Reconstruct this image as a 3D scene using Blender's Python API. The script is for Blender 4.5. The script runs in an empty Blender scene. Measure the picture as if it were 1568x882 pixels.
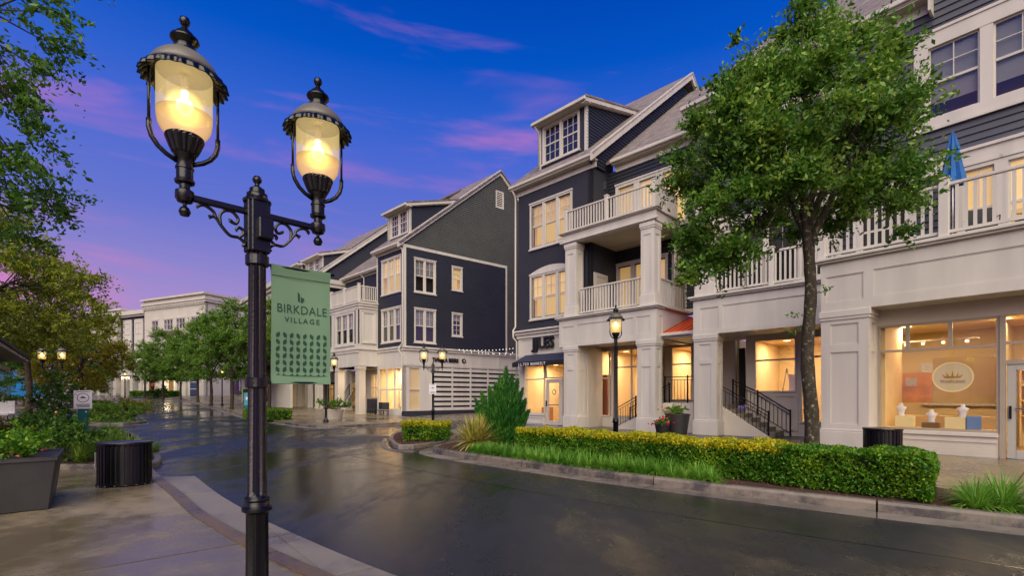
import bpy, bmesh, math, random
import numpy as np
from mathutils import Vector, Matrix
random.seed(7)
rng = np.random.default_rng(7)
S = bpy.context.scene
COL = S.collection
R = math.radians

# ------------------------------------------------------------------ camera
cam_d = bpy.data.cameras.new('camera')
cam = bpy.data.objects.new('camera', cam_d)
COL.objects.link(cam)
cam.location = (0, 0, 1.5)
cam.rotation_euler = (R(90), 0, 0)
cam_d.sensor_width = 36
cam_d.lens = 745 / 1568 * 36
cam_d.shift_y = (607 - 441) / 1568
cam_d.clip_start = 0.05
cam_d.clip_end = 4000
S.camera = cam

# ------------------------------------------------------------------ sky (dusk)
W = bpy.data.worlds.new('World')
S.world = W
W.use_nodes = True
nt = W.node_tree
nt.nodes.clear()
def N(tree, t, **k):
    n = tree.nodes.new(t)
    for a, v in k.items():
        setattr(n, a, v)
    return n
def L(tree, a, b):
    tree.links.new(a, b)
def s2l(c):
    return tuple(((x / 255) / 12.92 if x / 255 <= .04045 else ((x / 255 + .055) / 1.055) ** 2.4) for x in c) + (1,)
tc = N(nt, 'ShaderNodeTexCoord')
sep = N(nt, 'ShaderNodeSeparateXYZ')
L(nt, tc.outputs['Generated'], sep.inputs[0])
ramp = N(nt, 'ShaderNodeValToRGB')
L(nt, sep.outputs['Z'], ramp.inputs[0])
cr = ramp.color_ramp
stops = [(0.0, (192, 152, 204)), (0.16, (166, 141, 205)), (0.22, (141, 133, 206)), (0.31, (102, 117, 207)),
         (0.43, (74, 104, 210)), (0.49, (46, 97, 206)), (0.56, (4, 84, 196)), (0.63, (0, 72, 182)), (0.80, (8, 60, 156)), (1.0, (12, 52, 132))]
cr.elements[0].position = 0
cr.elements[0].color = s2l(stops[0][1])
cr.elements[1].position = 1
cr.elements[1].color = s2l(stops[-1][1])
for p, c in stops[1:-1]:
    e = cr.elements.new(p)
    e.color = s2l(c)
# streaks of pink cloud
mp = N(nt, 'ShaderNodeMapping')
mp.inputs['Scale'].default_value = (1.1, 1.1, 7.0)
mp.inputs['Rotation'].default_value = (R(7), R(9), 0)
mp.inputs['Location'].default_value = (2.1, 0.9, 1.3)
L(nt, tc.outputs['Generated'], mp.inputs[0])
nz = N(nt, 'ShaderNodeTexNoise')
nz.inputs['Scale'].default_value = 1.7
nz.inputs['Detail'].default_value = 5
nz.inputs['Roughness'].default_value = .55
nz.inputs['Distortion'].default_value = .5
L(nt, mp.outputs[0], nz.inputs['Vector'])
cm = N(nt, 'ShaderNodeMapRange')
cm.interpolation_type = 'SMOOTHSTEP'
cm.inputs['From Min'].default_value = .50
cm.inputs['From Max'].default_value = .76
lowz = N(nt, 'ShaderNodeMath', operation='MULTIPLY_ADD')
L(nt, sep.outputs['Z'], lowz.inputs[0])
lowz.inputs[1].default_value = -.36
lowz.inputs[2].default_value = .145
adz = N(nt, 'ShaderNodeMath', operation='ADD')
L(nt, nz.outputs['Fac'], adz.inputs[0])
L(nt, lowz.outputs[0], adz.inputs[1])
L(nt, adz.outputs[0], cm.inputs['Value'])
hm = N(nt, 'ShaderNodeMapRange')
hm.inputs['From Min'].default_value = .0
hm.inputs['From Max'].default_value = .75
hm.inputs['To Min'].default_value = .80
hm.inputs['To Max'].default_value = .40
L(nt, sep.outputs['Z'], hm.inputs['Value'])
mul = N(nt, 'ShaderNodeMath', operation='MULTIPLY')
L(nt, cm.outputs[0], mul.inputs[0])
L(nt, hm.outputs[0], mul.inputs[1])
mix = N(nt, 'ShaderNodeMix', data_type='RGBA')
L(nt, mul.outputs[0], mix.inputs['Factor'])
L(nt, ramp.outputs[0], mix.inputs['A'])
mix.inputs['B'].default_value = s2l((216, 128, 188))
bg = N(nt, 'ShaderNodeBackground')
bg.inputs['Strength'].default_value = 1.0
L(nt, mix.outputs['Result'], bg.inputs[0])
wo = N(nt, 'ShaderNodeOutputWorld')
L(nt, bg.outputs[0], wo.inputs[0])

# ------------------------------------------------------------------ soft dusk key (sun below cloud, very wide)
sd = bpy.data.lights.new('sun', 'SUN')
sun = bpy.data.objects.new('sun', sd)
COL.objects.link(sun)
sd.energy = 5.0
sd.angle = R(75)
sd.color = (1.0, .89, .68)
sun.rotation_euler = Vector((0.02, 0.74, -0.66)).to_track_quat('-Z', 'Y').to_euler()
S.view_settings.view_transform = 'Standard'
S.view_settings.look = 'None'
S.view_settings.exposure = 0.0
S.view_settings.gamma = 1.0
S.cycles.max_bounces = 8
S.cycles.transparent_max_bounces = 24
S.cycles.sample_clamp_indirect = 6
S.cycles.caustics_reflective = False
S.cycles.caustics_refractive = False

# ------------------------------------------------------------------ materials
MATS = {}
def M(name, col, rough=.6, var=.12, vs=3.0, bump=0.0, bs=60, rand=0.0, metal=0.0, emit=0.0, spec=.5, rvar=0.0, stretch=None, srgb=True):
    if name in MATS:
        return MATS[name]
    m = bpy.data.materials.new(name)
    m.use_nodes = True
    t = m.node_tree
    b = t.nodes['Principled BSDF']
    c = s2l(col) if srgb else tuple(col) + (1,)
    b.inputs['Roughness'].default_value = rough
    b.inputs['Metallic'].default_value = metal
    b.inputs['Specular IOR Level'].default_value = spec
    g = N(t, 'ShaderNodeNewGeometry')
    vec = g.outputs['Position']
    if stretch:
        mpn = N(t, 'ShaderNodeMapping')
        mpn.inputs['Scale'].default_value = stretch
        L(t, vec, mpn.inputs[0])
        vec = mpn.outputs[0]
    nzz = N(t, 'ShaderNodeTexNoise')
    nzz.inputs['Scale'].default_value = vs
    nzz.inputs['Detail'].default_value = 6
    L(t, vec, nzz.inputs['Vector'])
    mr = N(t, 'ShaderNodeMapRange')
    mr.inputs['From Min'].default_value = .3
    mr.inputs['From Max'].default_value = .7
    mr.inputs['To Min'].default_value = 1 - var
    mr.inputs['To Max'].default_value = 1 + var
    L(t, nzz.outputs['Fac'], mr.inputs['Value'])
    last = mr.outputs[0]
    if rand:
        oi = N(t, 'ShaderNodeObjectInfo')
        r2 = N(t, 'ShaderNodeMapRange')
        r2.inputs['To Min'].default_value = 1 - rand
        r2.inputs['To Max'].default_value = 1 + rand
        L(t, oi.outputs['Random'], r2.inputs['Value'])
        mm = N(t, 'ShaderNodeMath', operation='MULTIPLY')
        L(t, last, mm.inputs[0])
        L(t, r2.outputs[0], mm.inputs[1])
        last = mm.outputs[0]
    vm = N(t, 'ShaderNodeVectorMath', operation='SCALE')
    vm.inputs[0].default_value = c[:3]
    L(t, last, vm.inputs['Scale'])
    L(t, vm.outputs[0], b.inputs['Base Color'])
    if rvar:
        rr = N(t, 'ShaderNodeMapRange')
        rr.inputs['From Min'].default_value = .3
        rr.inputs['From Max'].default_value = .7
        rr.inputs['To Min'].default_value = max(.03, rough - rvar)
        rr.inputs['To Max'].default_value = rough + rvar
        L(t, nzz.outputs['Fac'], rr.inputs['Value'])
        L(t, rr.outputs[0], b.inputs['Roughness'])
    if bump:
        n2 = N(t, 'ShaderNodeTexNoise')
        n2.inputs['Scale'].default_value = bs
        n2.inputs['Detail'].default_value = 4
        L(t, vec, n2.inputs['Vector'])
        bp = N(t, 'ShaderNodeBump')
        bp.inputs['Strength'].default_value = bump
        bp.inputs['Distance'].default_value = .01
        L(t, n2.outputs['Fac'], bp.inputs['Height'])
        L(t, bp.outputs[0], b.inputs['Normal'])
    if emit:
        b.inputs['Emission Color'].default_value = c
        b.inputs['Emission Strength'].default_value = emit
    MATS[name] = m
    return m

white = M('white_paint', (196, 190, 181), .5, .075, 1.6, .15, 30, rand=.02, stretch=(1.6, 1.6, .22), rvar=.12)
whitec = M('cream_paint', (190, 180, 166), .6, .07, 1.0, .2, 30)
stucco = M('light_stucco', (188, 182, 172), .75, .06, .8, .3, 25)
navy = M('navy_siding', (38, 40, 50), .5, .14, 1.0, .2, 30, rand=.10)
navyb = M('navy_painted_brick', (34, 35, 44), .65, .12, 1.2, .0, 18, rand=.05)
greys = M('grey_siding', (74, 75, 70), .55, .10, 1.0, .2, 30, rand=.06)
black = M('black_metal', (5, 6, 11), .26, .15, 3, .15, 50, spec=.5)
blackm = M('black_matte', (22, 22, 26), .55, .15, 3)
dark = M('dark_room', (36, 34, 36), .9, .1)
blindw = M('white_blind', (156, 156, 154), .6, .03)
woodm = M('tan_wood', (170, 120, 70), .5, .2, 4, stretch=(1, 1, .2))
brickr = M('red_brick', (120, 62, 48), .8, .2, 6)
mulch = M('mulch', (62, 38, 30), .9, .45, 45, 1.0, 60)
bark = M('bark', (62, 52, 40), .85, .45, 14, .9, 40, stretch=(1, 1, .35))
orange = M('orange_standing_seam', (196, 88, 52), .35, .1, 2)
awn = M('navy_awning_cloth', (40, 42, 66), .7, .1, 5)
awnd = M('dark_awning_cloth', (16, 14, 22), .8, .1, 5)
teal = M('teal_painted_post', (0, 88, 88), .45, .1, 5)
signw = M('sign_white', (226, 222, 226), .4, .03)
signk = M('sign_black', (20, 20, 24), .5, .05)
bluec = M('blue_canvas', (22, 92, 160), .75, .12, 6, .2, 60)
plantg = M('grey_planter', (50, 49, 50), .42, .12, 3, .2, 40, rvar=.1)
greenb = M('banner_green', (106, 138, 106), .75, .03, 3)
greend = M('banner_dark_green', (20, 66, 46), .7, .05)
redf = M('red_flower', (200, 40, 60), .6, .2, 20)
pinkf = M('pink_flower', (236, 130, 120), .6, .2, 20)
chrome = M('steel', (150, 150, 155), .25, .1, metal=.9)
roomw = M('warm_room_wall', (226, 202, 156), .8, .08, 1)
roomf = M('warm_room_floor', (150, 110, 70), .35, .15, 2)
woodd = M('brown_door', (120, 60, 36), .5, .2, 3)

def lamp_mat(name, col, strength):
    m = bpy.data.materials.new(name)
    m.use_nodes = True
    t = m.node_tree
    t.nodes.clear()
    e = N(t, 'ShaderNodeEmission')
    e.inputs[0].default_value = s2l(col)
    e.inputs[1].default_value = strength
    o = N(t, 'ShaderNodeOutputMaterial')
    L(t, e.outputs[0], o.inputs[0])
    return m
bulbm = lamp_mat('lit_bulb', (255, 222, 150), 30)
litroom = lamp_mat('lit_window_room', (255, 208, 128), .75)
litroom2 = lamp_mat('dim_lit_window_room', (255, 196, 120), .30)
ceill = lamp_mat('ceiling_lamp', (255, 214, 150), 6)
litwhite = lamp_mat('string_bulb', (255, 250, 240), 1.6)

litblind = M('lit_blind', (232, 206, 150), .6, .03)
litblind.node_tree.nodes['Principled BSDF'].inputs['Emission Color'].default_value = s2l((255, 214, 138))
_oi = N(litblind.node_tree, 'ShaderNodeObjectInfo')
_mr = N(litblind.node_tree, 'ShaderNodeMapRange')
_mr.inputs['To Min'].default_value = .16
_mr.inputs['To Max'].default_value = .60
L(litblind.node_tree, _oi.outputs['Random'], _mr.inputs['Value'])
L(litblind.node_tree, _mr.outputs[0], litblind.node_tree.nodes['Principled BSDF'].inputs['Emission Strength'])
def glass_mat(name, tint=(1, 1, 1), base=.06, edge=.75, rough=.02):
    m = bpy.data.materials.new(name)
    m.use_nodes = True
    t = m.node_tree
    t.nodes.clear()
    lw = N(t, 'ShaderNodeLayerWeight')
    lw.inputs['Blend'].default_value = .35
    p = N(t, 'ShaderNodeMath', operation='POWER')
    p.inputs[1].default_value = 2.5
    L(t, lw.outputs['Facing'], p.inputs[0])
    mr = N(t, 'ShaderNodeMapRange')
    mr.inputs['To Min'].default_value = base
    mr.inputs['To Max'].default_value = edge
    L(t, p.outputs[0], mr.inputs['Value'])
    tr = N(t, 'ShaderNodeBsdfTransparent')
    tr.inputs[0].default_value = tuple(tint) + (1,)
    gl = N(t, 'ShaderNodeBsdfGlossy')
    gl.inputs['Roughness'].default_value = rough
    mx = N(t, 'ShaderNodeMixShader')
    L(t, mr.outputs[0], mx.inputs[0])
    L(t, tr.outputs[0], mx.inputs[1])
    L(t, gl.outputs[0], mx.inputs[2])
    o = N(t, 'ShaderNodeOutputMaterial')
    L(t, mx.outputs[0], o.inputs[0])
    return m
glass = glass_mat('window_glass')
shopg = glass_mat('shop_glass', (.98, .97, .95), .03, .5)

def globe_mat(name, fac, est, col=(255, 205, 120)):
    m = bpy.data.materials.new(name)
    m.use_nodes = True
    t = m.node_tree
    t.nodes.clear()
    tr = N(t, 'ShaderNodeBsdfTransparent')
    tr.inputs[0].default_value = (1, .97, .9, 1)
    e = N(t, 'ShaderNodeEmission')
    e.inputs[0].default_value = s2l(col)
    e.inputs[1].default_value = est
    lwe = N(t, 'ShaderNodeLayerWeight')
    lwe.inputs['Blend'].default_value = .5
    er = N(t, 'ShaderNodeMapRange')
    er.inputs['To Min'].default_value = est * 1.5
    er.inputs['To Max'].default_value = est * .5
    L(t, lwe.outputs['Facing'], er.inputs['Value'])
    L(t, er.outputs[0], e.inputs[1])
    gl = N(t, 'ShaderNodeBsdfGlossy')
    gl.inputs['Roughness'].default_value = .08
    m1 = N(t, 'ShaderNodeMixShader')
    m1.inputs[0].default_value = .06
    L(t, e.outputs[0], m1.inputs[1])
    L(t, gl.outputs[0], m1.inputs[2])
    lw = N(t, 'ShaderNodeLayerWeight')
    lw.inputs['Blend'].default_value = .3
    ad = N(t, 'ShaderNodeMapRange')
    ad.inputs['To Min'].default_value = fac
    ad.inputs['To Max'].default_value = min(1, fac + .35)
    L(t, lw.outputs['Facing'], ad.inputs['Value'])
    mx = N(t, 'ShaderNodeMixShader')
    L(t, ad.outputs[0], mx.inputs[0])
    L(t, tr.outputs[0], mx.inputs[1])
    L(t, m1.outputs[0], mx.inputs[2])
    o = N(t, 'ShaderNodeOutputMaterial')
    L(t, mx.outputs[0], o.inputs[0])
    return m
globe_top = globe_mat('lamp_globe_clear', .24, 1.1, (255, 222, 152))
globe_bot = globe_mat('lamp_globe_frosted', .44, .95, (255, 200, 108))
def glow_mat():  # emissive shell imitating the soft bloom around a bulb
    m = bpy.data.materials.new('bulb_glow_shell')
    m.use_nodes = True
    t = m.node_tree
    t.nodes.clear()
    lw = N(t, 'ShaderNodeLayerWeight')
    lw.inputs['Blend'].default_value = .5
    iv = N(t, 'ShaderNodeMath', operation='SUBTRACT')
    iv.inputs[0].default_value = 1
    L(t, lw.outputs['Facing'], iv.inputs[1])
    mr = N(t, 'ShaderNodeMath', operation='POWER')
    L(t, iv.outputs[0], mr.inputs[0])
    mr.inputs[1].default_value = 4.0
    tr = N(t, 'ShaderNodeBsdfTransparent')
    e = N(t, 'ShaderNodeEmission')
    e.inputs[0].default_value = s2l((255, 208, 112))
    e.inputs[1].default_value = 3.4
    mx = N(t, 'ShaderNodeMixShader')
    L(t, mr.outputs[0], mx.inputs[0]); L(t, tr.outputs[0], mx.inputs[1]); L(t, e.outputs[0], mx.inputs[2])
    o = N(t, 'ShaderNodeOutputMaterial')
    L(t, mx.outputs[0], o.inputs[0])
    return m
glow_shell = glow_mat()

def leaf_mat(name, c1, c2, c3, trans=.35, rough=.45):
    m = bpy.data.materials.new(name)
    m.use_nodes = True
    t = m.node_tree
    b = t.nodes['Principled BSDF']
    g = N(t, 'ShaderNodeNewGeometry')
    nzz = N(t, 'ShaderNodeTexNoise')
    nzz.inputs['Scale'].default_value = 1.3
    nzz.inputs['Detail'].default_value = 3
    L(t, g.outputs['Position'], nzz.inputs['Vector'])
    ad = N(t, 'ShaderNodeMath', operation='MULTIPLY_ADD')
    L(t, g.outputs['Random Per Island'], ad.inputs[0])
    ad.inputs[1].default_value = .55
    mr = N(t, 'ShaderNodeMapRange')
    mr.inputs['From Min'].default_value = .3
    mr.inputs['From Max'].default_value = .7
    mr.inputs['To Max'].default_value = .45
    L(t, nzz.outputs['Fac'], mr.inputs['Value'])
    L(t, mr.outputs[0], ad.inputs[2])
    rp = N(t, 'ShaderNodeValToRGB')
    L(t, ad.outputs[0], rp.inputs[0])
    rp.color_ramp.elements[0].color = s2l(c1)
    rp.color_ramp.elements[1].color = s2l(c3)
    e = rp.color_ramp.elements.new(.5)
    e.color = s2l(c2)
    L(t, rp.outputs[0], b.inputs['Base Color'])
    b.inputs['Roughness'].default_value = rough
    b.inputs['Specular IOR Level'].default_value = .35
    tl = N(t, 'ShaderNodeBsdfTranslucent')
    L(t, rp.outputs[0], tl.inputs[0])
    mx = N(t, 'ShaderNodeMixShader')
    mx.inputs[0].default_value = trans
    L(t, b.outputs[0], mx.inputs[1])
    L(t, tl.outputs[0], mx.inputs[2])
    L(t, mx.outputs[0], t.nodes['Material Output'].inputs[0])
    return m
leaf_main = leaf_mat('elm_leaf', (34, 70, 24), (88, 134, 42), (170, 192, 78))
leaf_far = leaf_mat('street_tree_leaf', (52, 90, 28), (94, 134, 42), (146, 172, 60))
leaf_yel = leaf_mat('olive_leaf', (78, 92, 24), (128, 142, 38), (178, 180, 54))
leaf_lamplit_tint = leaf_mat('lamplit_leaf_tint', (98, 106, 28), (142, 138, 38), (186, 156, 48))  # amber lamp light on one tree is put into the leaf colour
leaf_dark = leaf_mat('dark_leaf', (46, 84, 28), (80, 124, 42), (122, 158, 60))
leaf_hedge = leaf_mat('hedge_leaf', (30, 70, 14), (74, 128, 26), (160, 186, 44))
leaf_gold = leaf_mat('golden_hedge_tip', (128, 130, 16), (190, 180, 24), (222, 206, 44))
leaf_grass = leaf_mat('border_grass', (56, 104, 26), (100, 154, 46), (156, 192, 78), .3)
leaf_yucca = leaf_mat('variegated_yucca', (110, 116, 40), (190, 180, 90), (226, 214, 150), .2)
leaf_jun = leaf_mat('juniper_spray', (16, 58, 24), (44, 108, 38), (112, 164, 60), .25)
def lichen(m):
    t = m.node_tree
    b = t.nodes['Principled BSDF']
    src = b.inputs['Base Color'].links[0].from_socket
    g_ = N(t, 'ShaderNodeNewGeometry')
    n = N(t, 'ShaderNodeTexNoise'); n.inputs['Scale'].default_value = 13; n.inputs['Detail'].default_value = 6; n.inputs['Roughness'].default_value = .7
    L(t, g_.outputs['Position'], n.inputs['Vector'])
    r = N(t, 'ShaderNodeMapRange'); r.inputs['From Min'].default_value = .56; r.inputs['From Max'].default_value = .64; r.inputs['To Max'].default_value = .8
    L(t, n.outputs['Fac'], r.inputs['Value'])
    x = N(t, 'ShaderNodeMix', data_type='RGBA')
    L(t, r.outputs[0], x.inputs['Factor']); L(t, src, x.inputs['A']); x.inputs['B'].default_value = s2l((150, 148, 118))
    L(t, x.outputs['Result'], b.inputs['Base Color'])
lichbark = M('lichen_bark', (54, 46, 34), .9, .5, 16, 1.0, 45, stretch=(1, 1, .4))
lichen(lichbark)
twigm = M('hedge_twigs', (34, 32, 18), .9, .3, 12)

def wet_mat(name, c_dry, c_wet, r_wet, r_dry, scale, lo, hi, bump=.25, bs=90, speck=.25, stretch=None, spec=.5, midw=.45):
    m = bpy.data.materials.new(name)
    m.use_nodes = True
    t = m.node_tree
    b = t.nodes['Principled BSDF']
    g = N(t, 'ShaderNodeNewGeometry')
    vec = g.outputs['Position']
    mpn = N(t, 'ShaderNodeMapping')
    mpn.inputs['Scale'].default_value = stretch or (1, 1, 1)
    mpn.inputs['Rotation'].default_value = (0, 0, R(38))
    L(t, vec, mpn.inputs[0])
    big = N(t, 'ShaderNodeTexNoise')
    big.inputs['Scale'].default_value = scale
    big.inputs['Detail'].default_value = 6
    big.inputs['Roughness'].default_value = .6
    big.inputs['Distortion'].default_value = .6
    L(t, mpn.outputs[0], big.inputs['Vector'])
    mid = N(t, 'ShaderNodeTexNoise')
    mid.inputs['Scale'].default_value = scale * 7
    mid.inputs['Detail'].default_value = 5
    mid.inputs['Roughness'].default_value = .65
    L(t, mpn.outputs[0], mid.inputs['Vector'])
    mmx = N(t, 'ShaderNodeMath', operation='MULTIPLY_ADD')
    L(t, mid.outputs['Fac'], mmx.inputs[0])
    mmx.inputs[1].default_value = midw
    mmx.inputs[2].default_value = -midw / 2
    bsum = N(t, 'ShaderNodeMath', operation='ADD')
    L(t, big.outputs['Fac'], bsum.inputs[0])
    L(t, mmx.outputs[0], bsum.inputs[1])
    w = N(t, 'ShaderNodeMapRange')
    w.interpolation_type = 'SMOOTHSTEP'
    w.inputs['From Min'].default_value = lo
    w.inputs['From Max'].default_value = hi
    L(t, bsum.outputs[0], w.inputs['Value'])
    fine = N(t, 'ShaderNodeTexNoise')
    fine.inputs['Scale'].default_value = bs
    fine.inputs['Detail'].default_value = 5
    fine.inputs['Roughness'].default_value = .7
    L(t, vec, fine.inputs['Vector'])
    fr = N(t, 'ShaderNodeMapRange')
    fr.inputs['From Min'].default_value = .3
    fr.inputs['From Max'].default_value = .7
    fr.inputs['To Min'].default_value = 1 - speck
    fr.inputs['To Max'].default_value = 1 + speck
    L(t, fine.outputs['Fac'], fr.inputs['Value'])
    oi = N(t, 'ShaderNodeObjectInfo')
    rr = N(t, 'ShaderNodeMapRange')
    rr.inputs['To Min'].default_value = .9
    rr.inputs['To Max'].default_value = 1.1
    L(t, oi.outputs['Random'], rr.inputs['Value'])
    mm = N(t, 'ShaderNodeMath', operation='MULTIPLY')
    L(t, fr.outputs[0], mm.inputs[0])
    L(t, rr.outputs[0], mm.inputs[1])
    mix = N(t, 'ShaderNodeMix', data_type='RGBA')
    L(t, w.outputs[0], mix.inputs['Factor'])
    mix.inputs['A'].default_value = s2l(c_dry)
    mix.inputs['B'].default_value = s2l(c_wet)
    vm = N(t, 'ShaderNodeVectorMath', operation='SCALE')
    L(t, mix.outputs['Result'], vm.inputs[0])
    L(t, mm.outputs[0], vm.inputs['Scale'])
    L(t, vm.outputs[0], b.inputs['Base Color'])
    rg = N(t, 'ShaderNodeMapRange')
    rg.inputs['To Min'].default_value = r_dry
    rg.inputs['To Max'].default_value = r_wet
    L(t, w.outputs[0], rg.inputs['Value'])
    L(t, rg.outputs[0], b.inputs['Roughness'])
    bp = N(t, 'ShaderNodeBump')
    bp.inputs['Distance'].default_value = .006
    b.inputs['Specular IOR Level'].default_value = spec
    bst = N(t, 'ShaderNodeMapRange')
    bst.inputs['To Min'].default_value = bump
    bst.inputs['To Max'].default_value = bump * .25
    L(t, w.outputs[0], bst.inputs['Value'])
    L(t, bst.outputs[0], bp.inputs['Strength'])
    L(t, fine.outputs['Fac'], bp.inputs['Height'])
    L(t, bp.outputs[0], b.inputs['Normal'])
    return m
asphalt = wet_mat('wet_asphalt', (38, 40, 45), (21, 22, 26), .10, .42, .30, .38, .62, .9, 95, .5, (1, .50, 1), midw=.32)
conc = wet_mat('wet_concrete', (134, 121, 98), (94, 84, 66), .13, .46, .35, .36, .66, .25, 70, .10, spec=.30)
concg = wet_mat('wet_grey_concrete', (126, 118, 108), (92, 84, 78), .2, .5, .8, .42, .7, .4, 80, .15)
kerbm = wet_mat('kerb_concrete', (116, 106, 96), (72, 68, 66), .25, .55, 1.1, .40, .62, .5, 60, .2)
stripm = wet_mat('brown_kerb_strip', (104, 86, 68), (74, 60, 48), .2, .5, 1.5, .4, .7, .5, 60, .15)
earth = M('earth', (70, 74, 44), .95, .3, .4)

def shingle_mat():
    m = bpy.data.materials.new('grey_shingles')
    m.use_nodes = True
    t = m.node_tree
    b = t.nodes['Principled BSDF']
    tcn = N(t, 'ShaderNodeTexCoord')
    sp = N(t, 'ShaderNodeSeparateXYZ')
    L(t, tcn.outputs['Object'], sp.inputs[0])
    cb = N(t, 'ShaderNodeCombineXYZ')
    L(t, sp.outputs[0], cb.inputs[0])
    L(t, sp.outputs[2], cb.inputs[1])
    br = N(t, 'ShaderNodeTexBrick')
    br.inputs['Scale'].default_value = 1
    br.inputs['Brick Width'].default_value = .32
    br.inputs['Row Height'].default_value = .11
    br.inputs['Mortar Size'].default_value = .008
    br.inputs['Color1'].default_value = s2l((108, 98, 98))
    br.inputs['Color2'].default_value = s2l((146, 134, 132))
    br.inputs['Mortar'].default_value = s2l((70, 64, 66))
    L(t, cb.outputs[0], br.inputs['Vector'])
    L(t, br.outputs[0], b.inputs['Base Color'])
    b.inputs['Roughness'].default_value = .8
    bp = N(t, 'ShaderNodeBump')
    bp.inputs['Strength'].default_value = .6
    bp.inputs['Distance'].default_value = .02
    L(t, br.outputs['Fac'], bp.inputs['Height'])
    bp.invert = True
    L(t, bp.outputs[0], b.inputs['Normal'])
    return m
shingle = shingle_mat()

def painted_brick(name, col):
    m = M(name, col, .7, .08, 1.0)
    t = m.node_tree
    b = t.nodes['Principled BSDF']
    tcn = N(t, 'ShaderNodeTexCoord')
    sp = N(t, 'ShaderNodeSeparateXYZ')
    L(t, tcn.outputs['Object'], sp.inputs[0])
    su = N(t, 'ShaderNodeMath', operation='ADD')
    L(t, sp.outputs[0], su.inputs[0])
    L(t, sp.outputs[1], su.inputs[1])
    cb = N(t, 'ShaderNodeCombineXYZ')
    L(t, su.outputs[0], cb.inputs[0])
    L(t, sp.outputs[2], cb.inputs[1])
    br = N(t, 'ShaderNodeTexBrick')
    br.inputs['Scale'].default_value = 1
    br.inputs['Brick Width'].default_value = .215
    br.inputs['Row Height'].default_value = .075
    br.inputs['Mortar Size'].default_value = .006
    br.inputs['Mortar Smooth'].default_value = .3
    L(t, cb.outputs[0], br.inputs['Vector'])
    bp = N(t, 'ShaderNodeBump')
    bp.invert = True
    bp.inputs['Strength'].default_value = .5
    bp.inputs['Distance'].default_value = .01
    L(t, br.outputs['Fac'], bp.inputs['Height'])
    L(t, bp.outputs[0], b.inputs['Normal'])
    return m
brickn = painted_brick('navy_brick_paint', (38, 39, 50))
brickw = painted_brick('white_brick_paint', (200, 190, 176))

# ------------------------------------------------------------------ object helpers
def tag(o, label=None, cat=None, group=None, kind=None):
    if label: o['label'] = label
    if cat: o['category'] = cat
    if group: o['group'] = group
    if kind: o['kind'] = kind
    return o
def empty(name, loc, rz, label, cat, group=None):
    o = bpy.data.objects.new(name, None)
    COL.objects.link(o)
    o.location = loc
    o.rotation_euler = (0, 0, rz)
    o.empty_display_size = .1
    return tag(o, label, cat, group)
def link(name, mesh, parent=None, loc=(0, 0, 0), rz=0):
    o = bpy.data.objects.new(name, mesh)
    COL.objects.link(o)
    o.location = loc
    if rz: o.rotation_euler = (0, 0, rz)
    if parent is not None: o.parent = parent
    return o
def copy_tree(root, loc, rz=None, label=None, group=None):
    r = root.copy()
    COL.objects.link(r)
    r.location = loc
    if rz is not None: r.rotation_euler = (0, 0, rz)
    if label: r['label'] = label
    if group: r['group'] = group
    for ch in list(root.children):
        c = ch.copy()
        COL.objects.link(c)
        c.parent = r
        for g in ch.children:
            d = g.copy()
            COL.objects.link(d)
            d.parent = c
    return r

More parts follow.
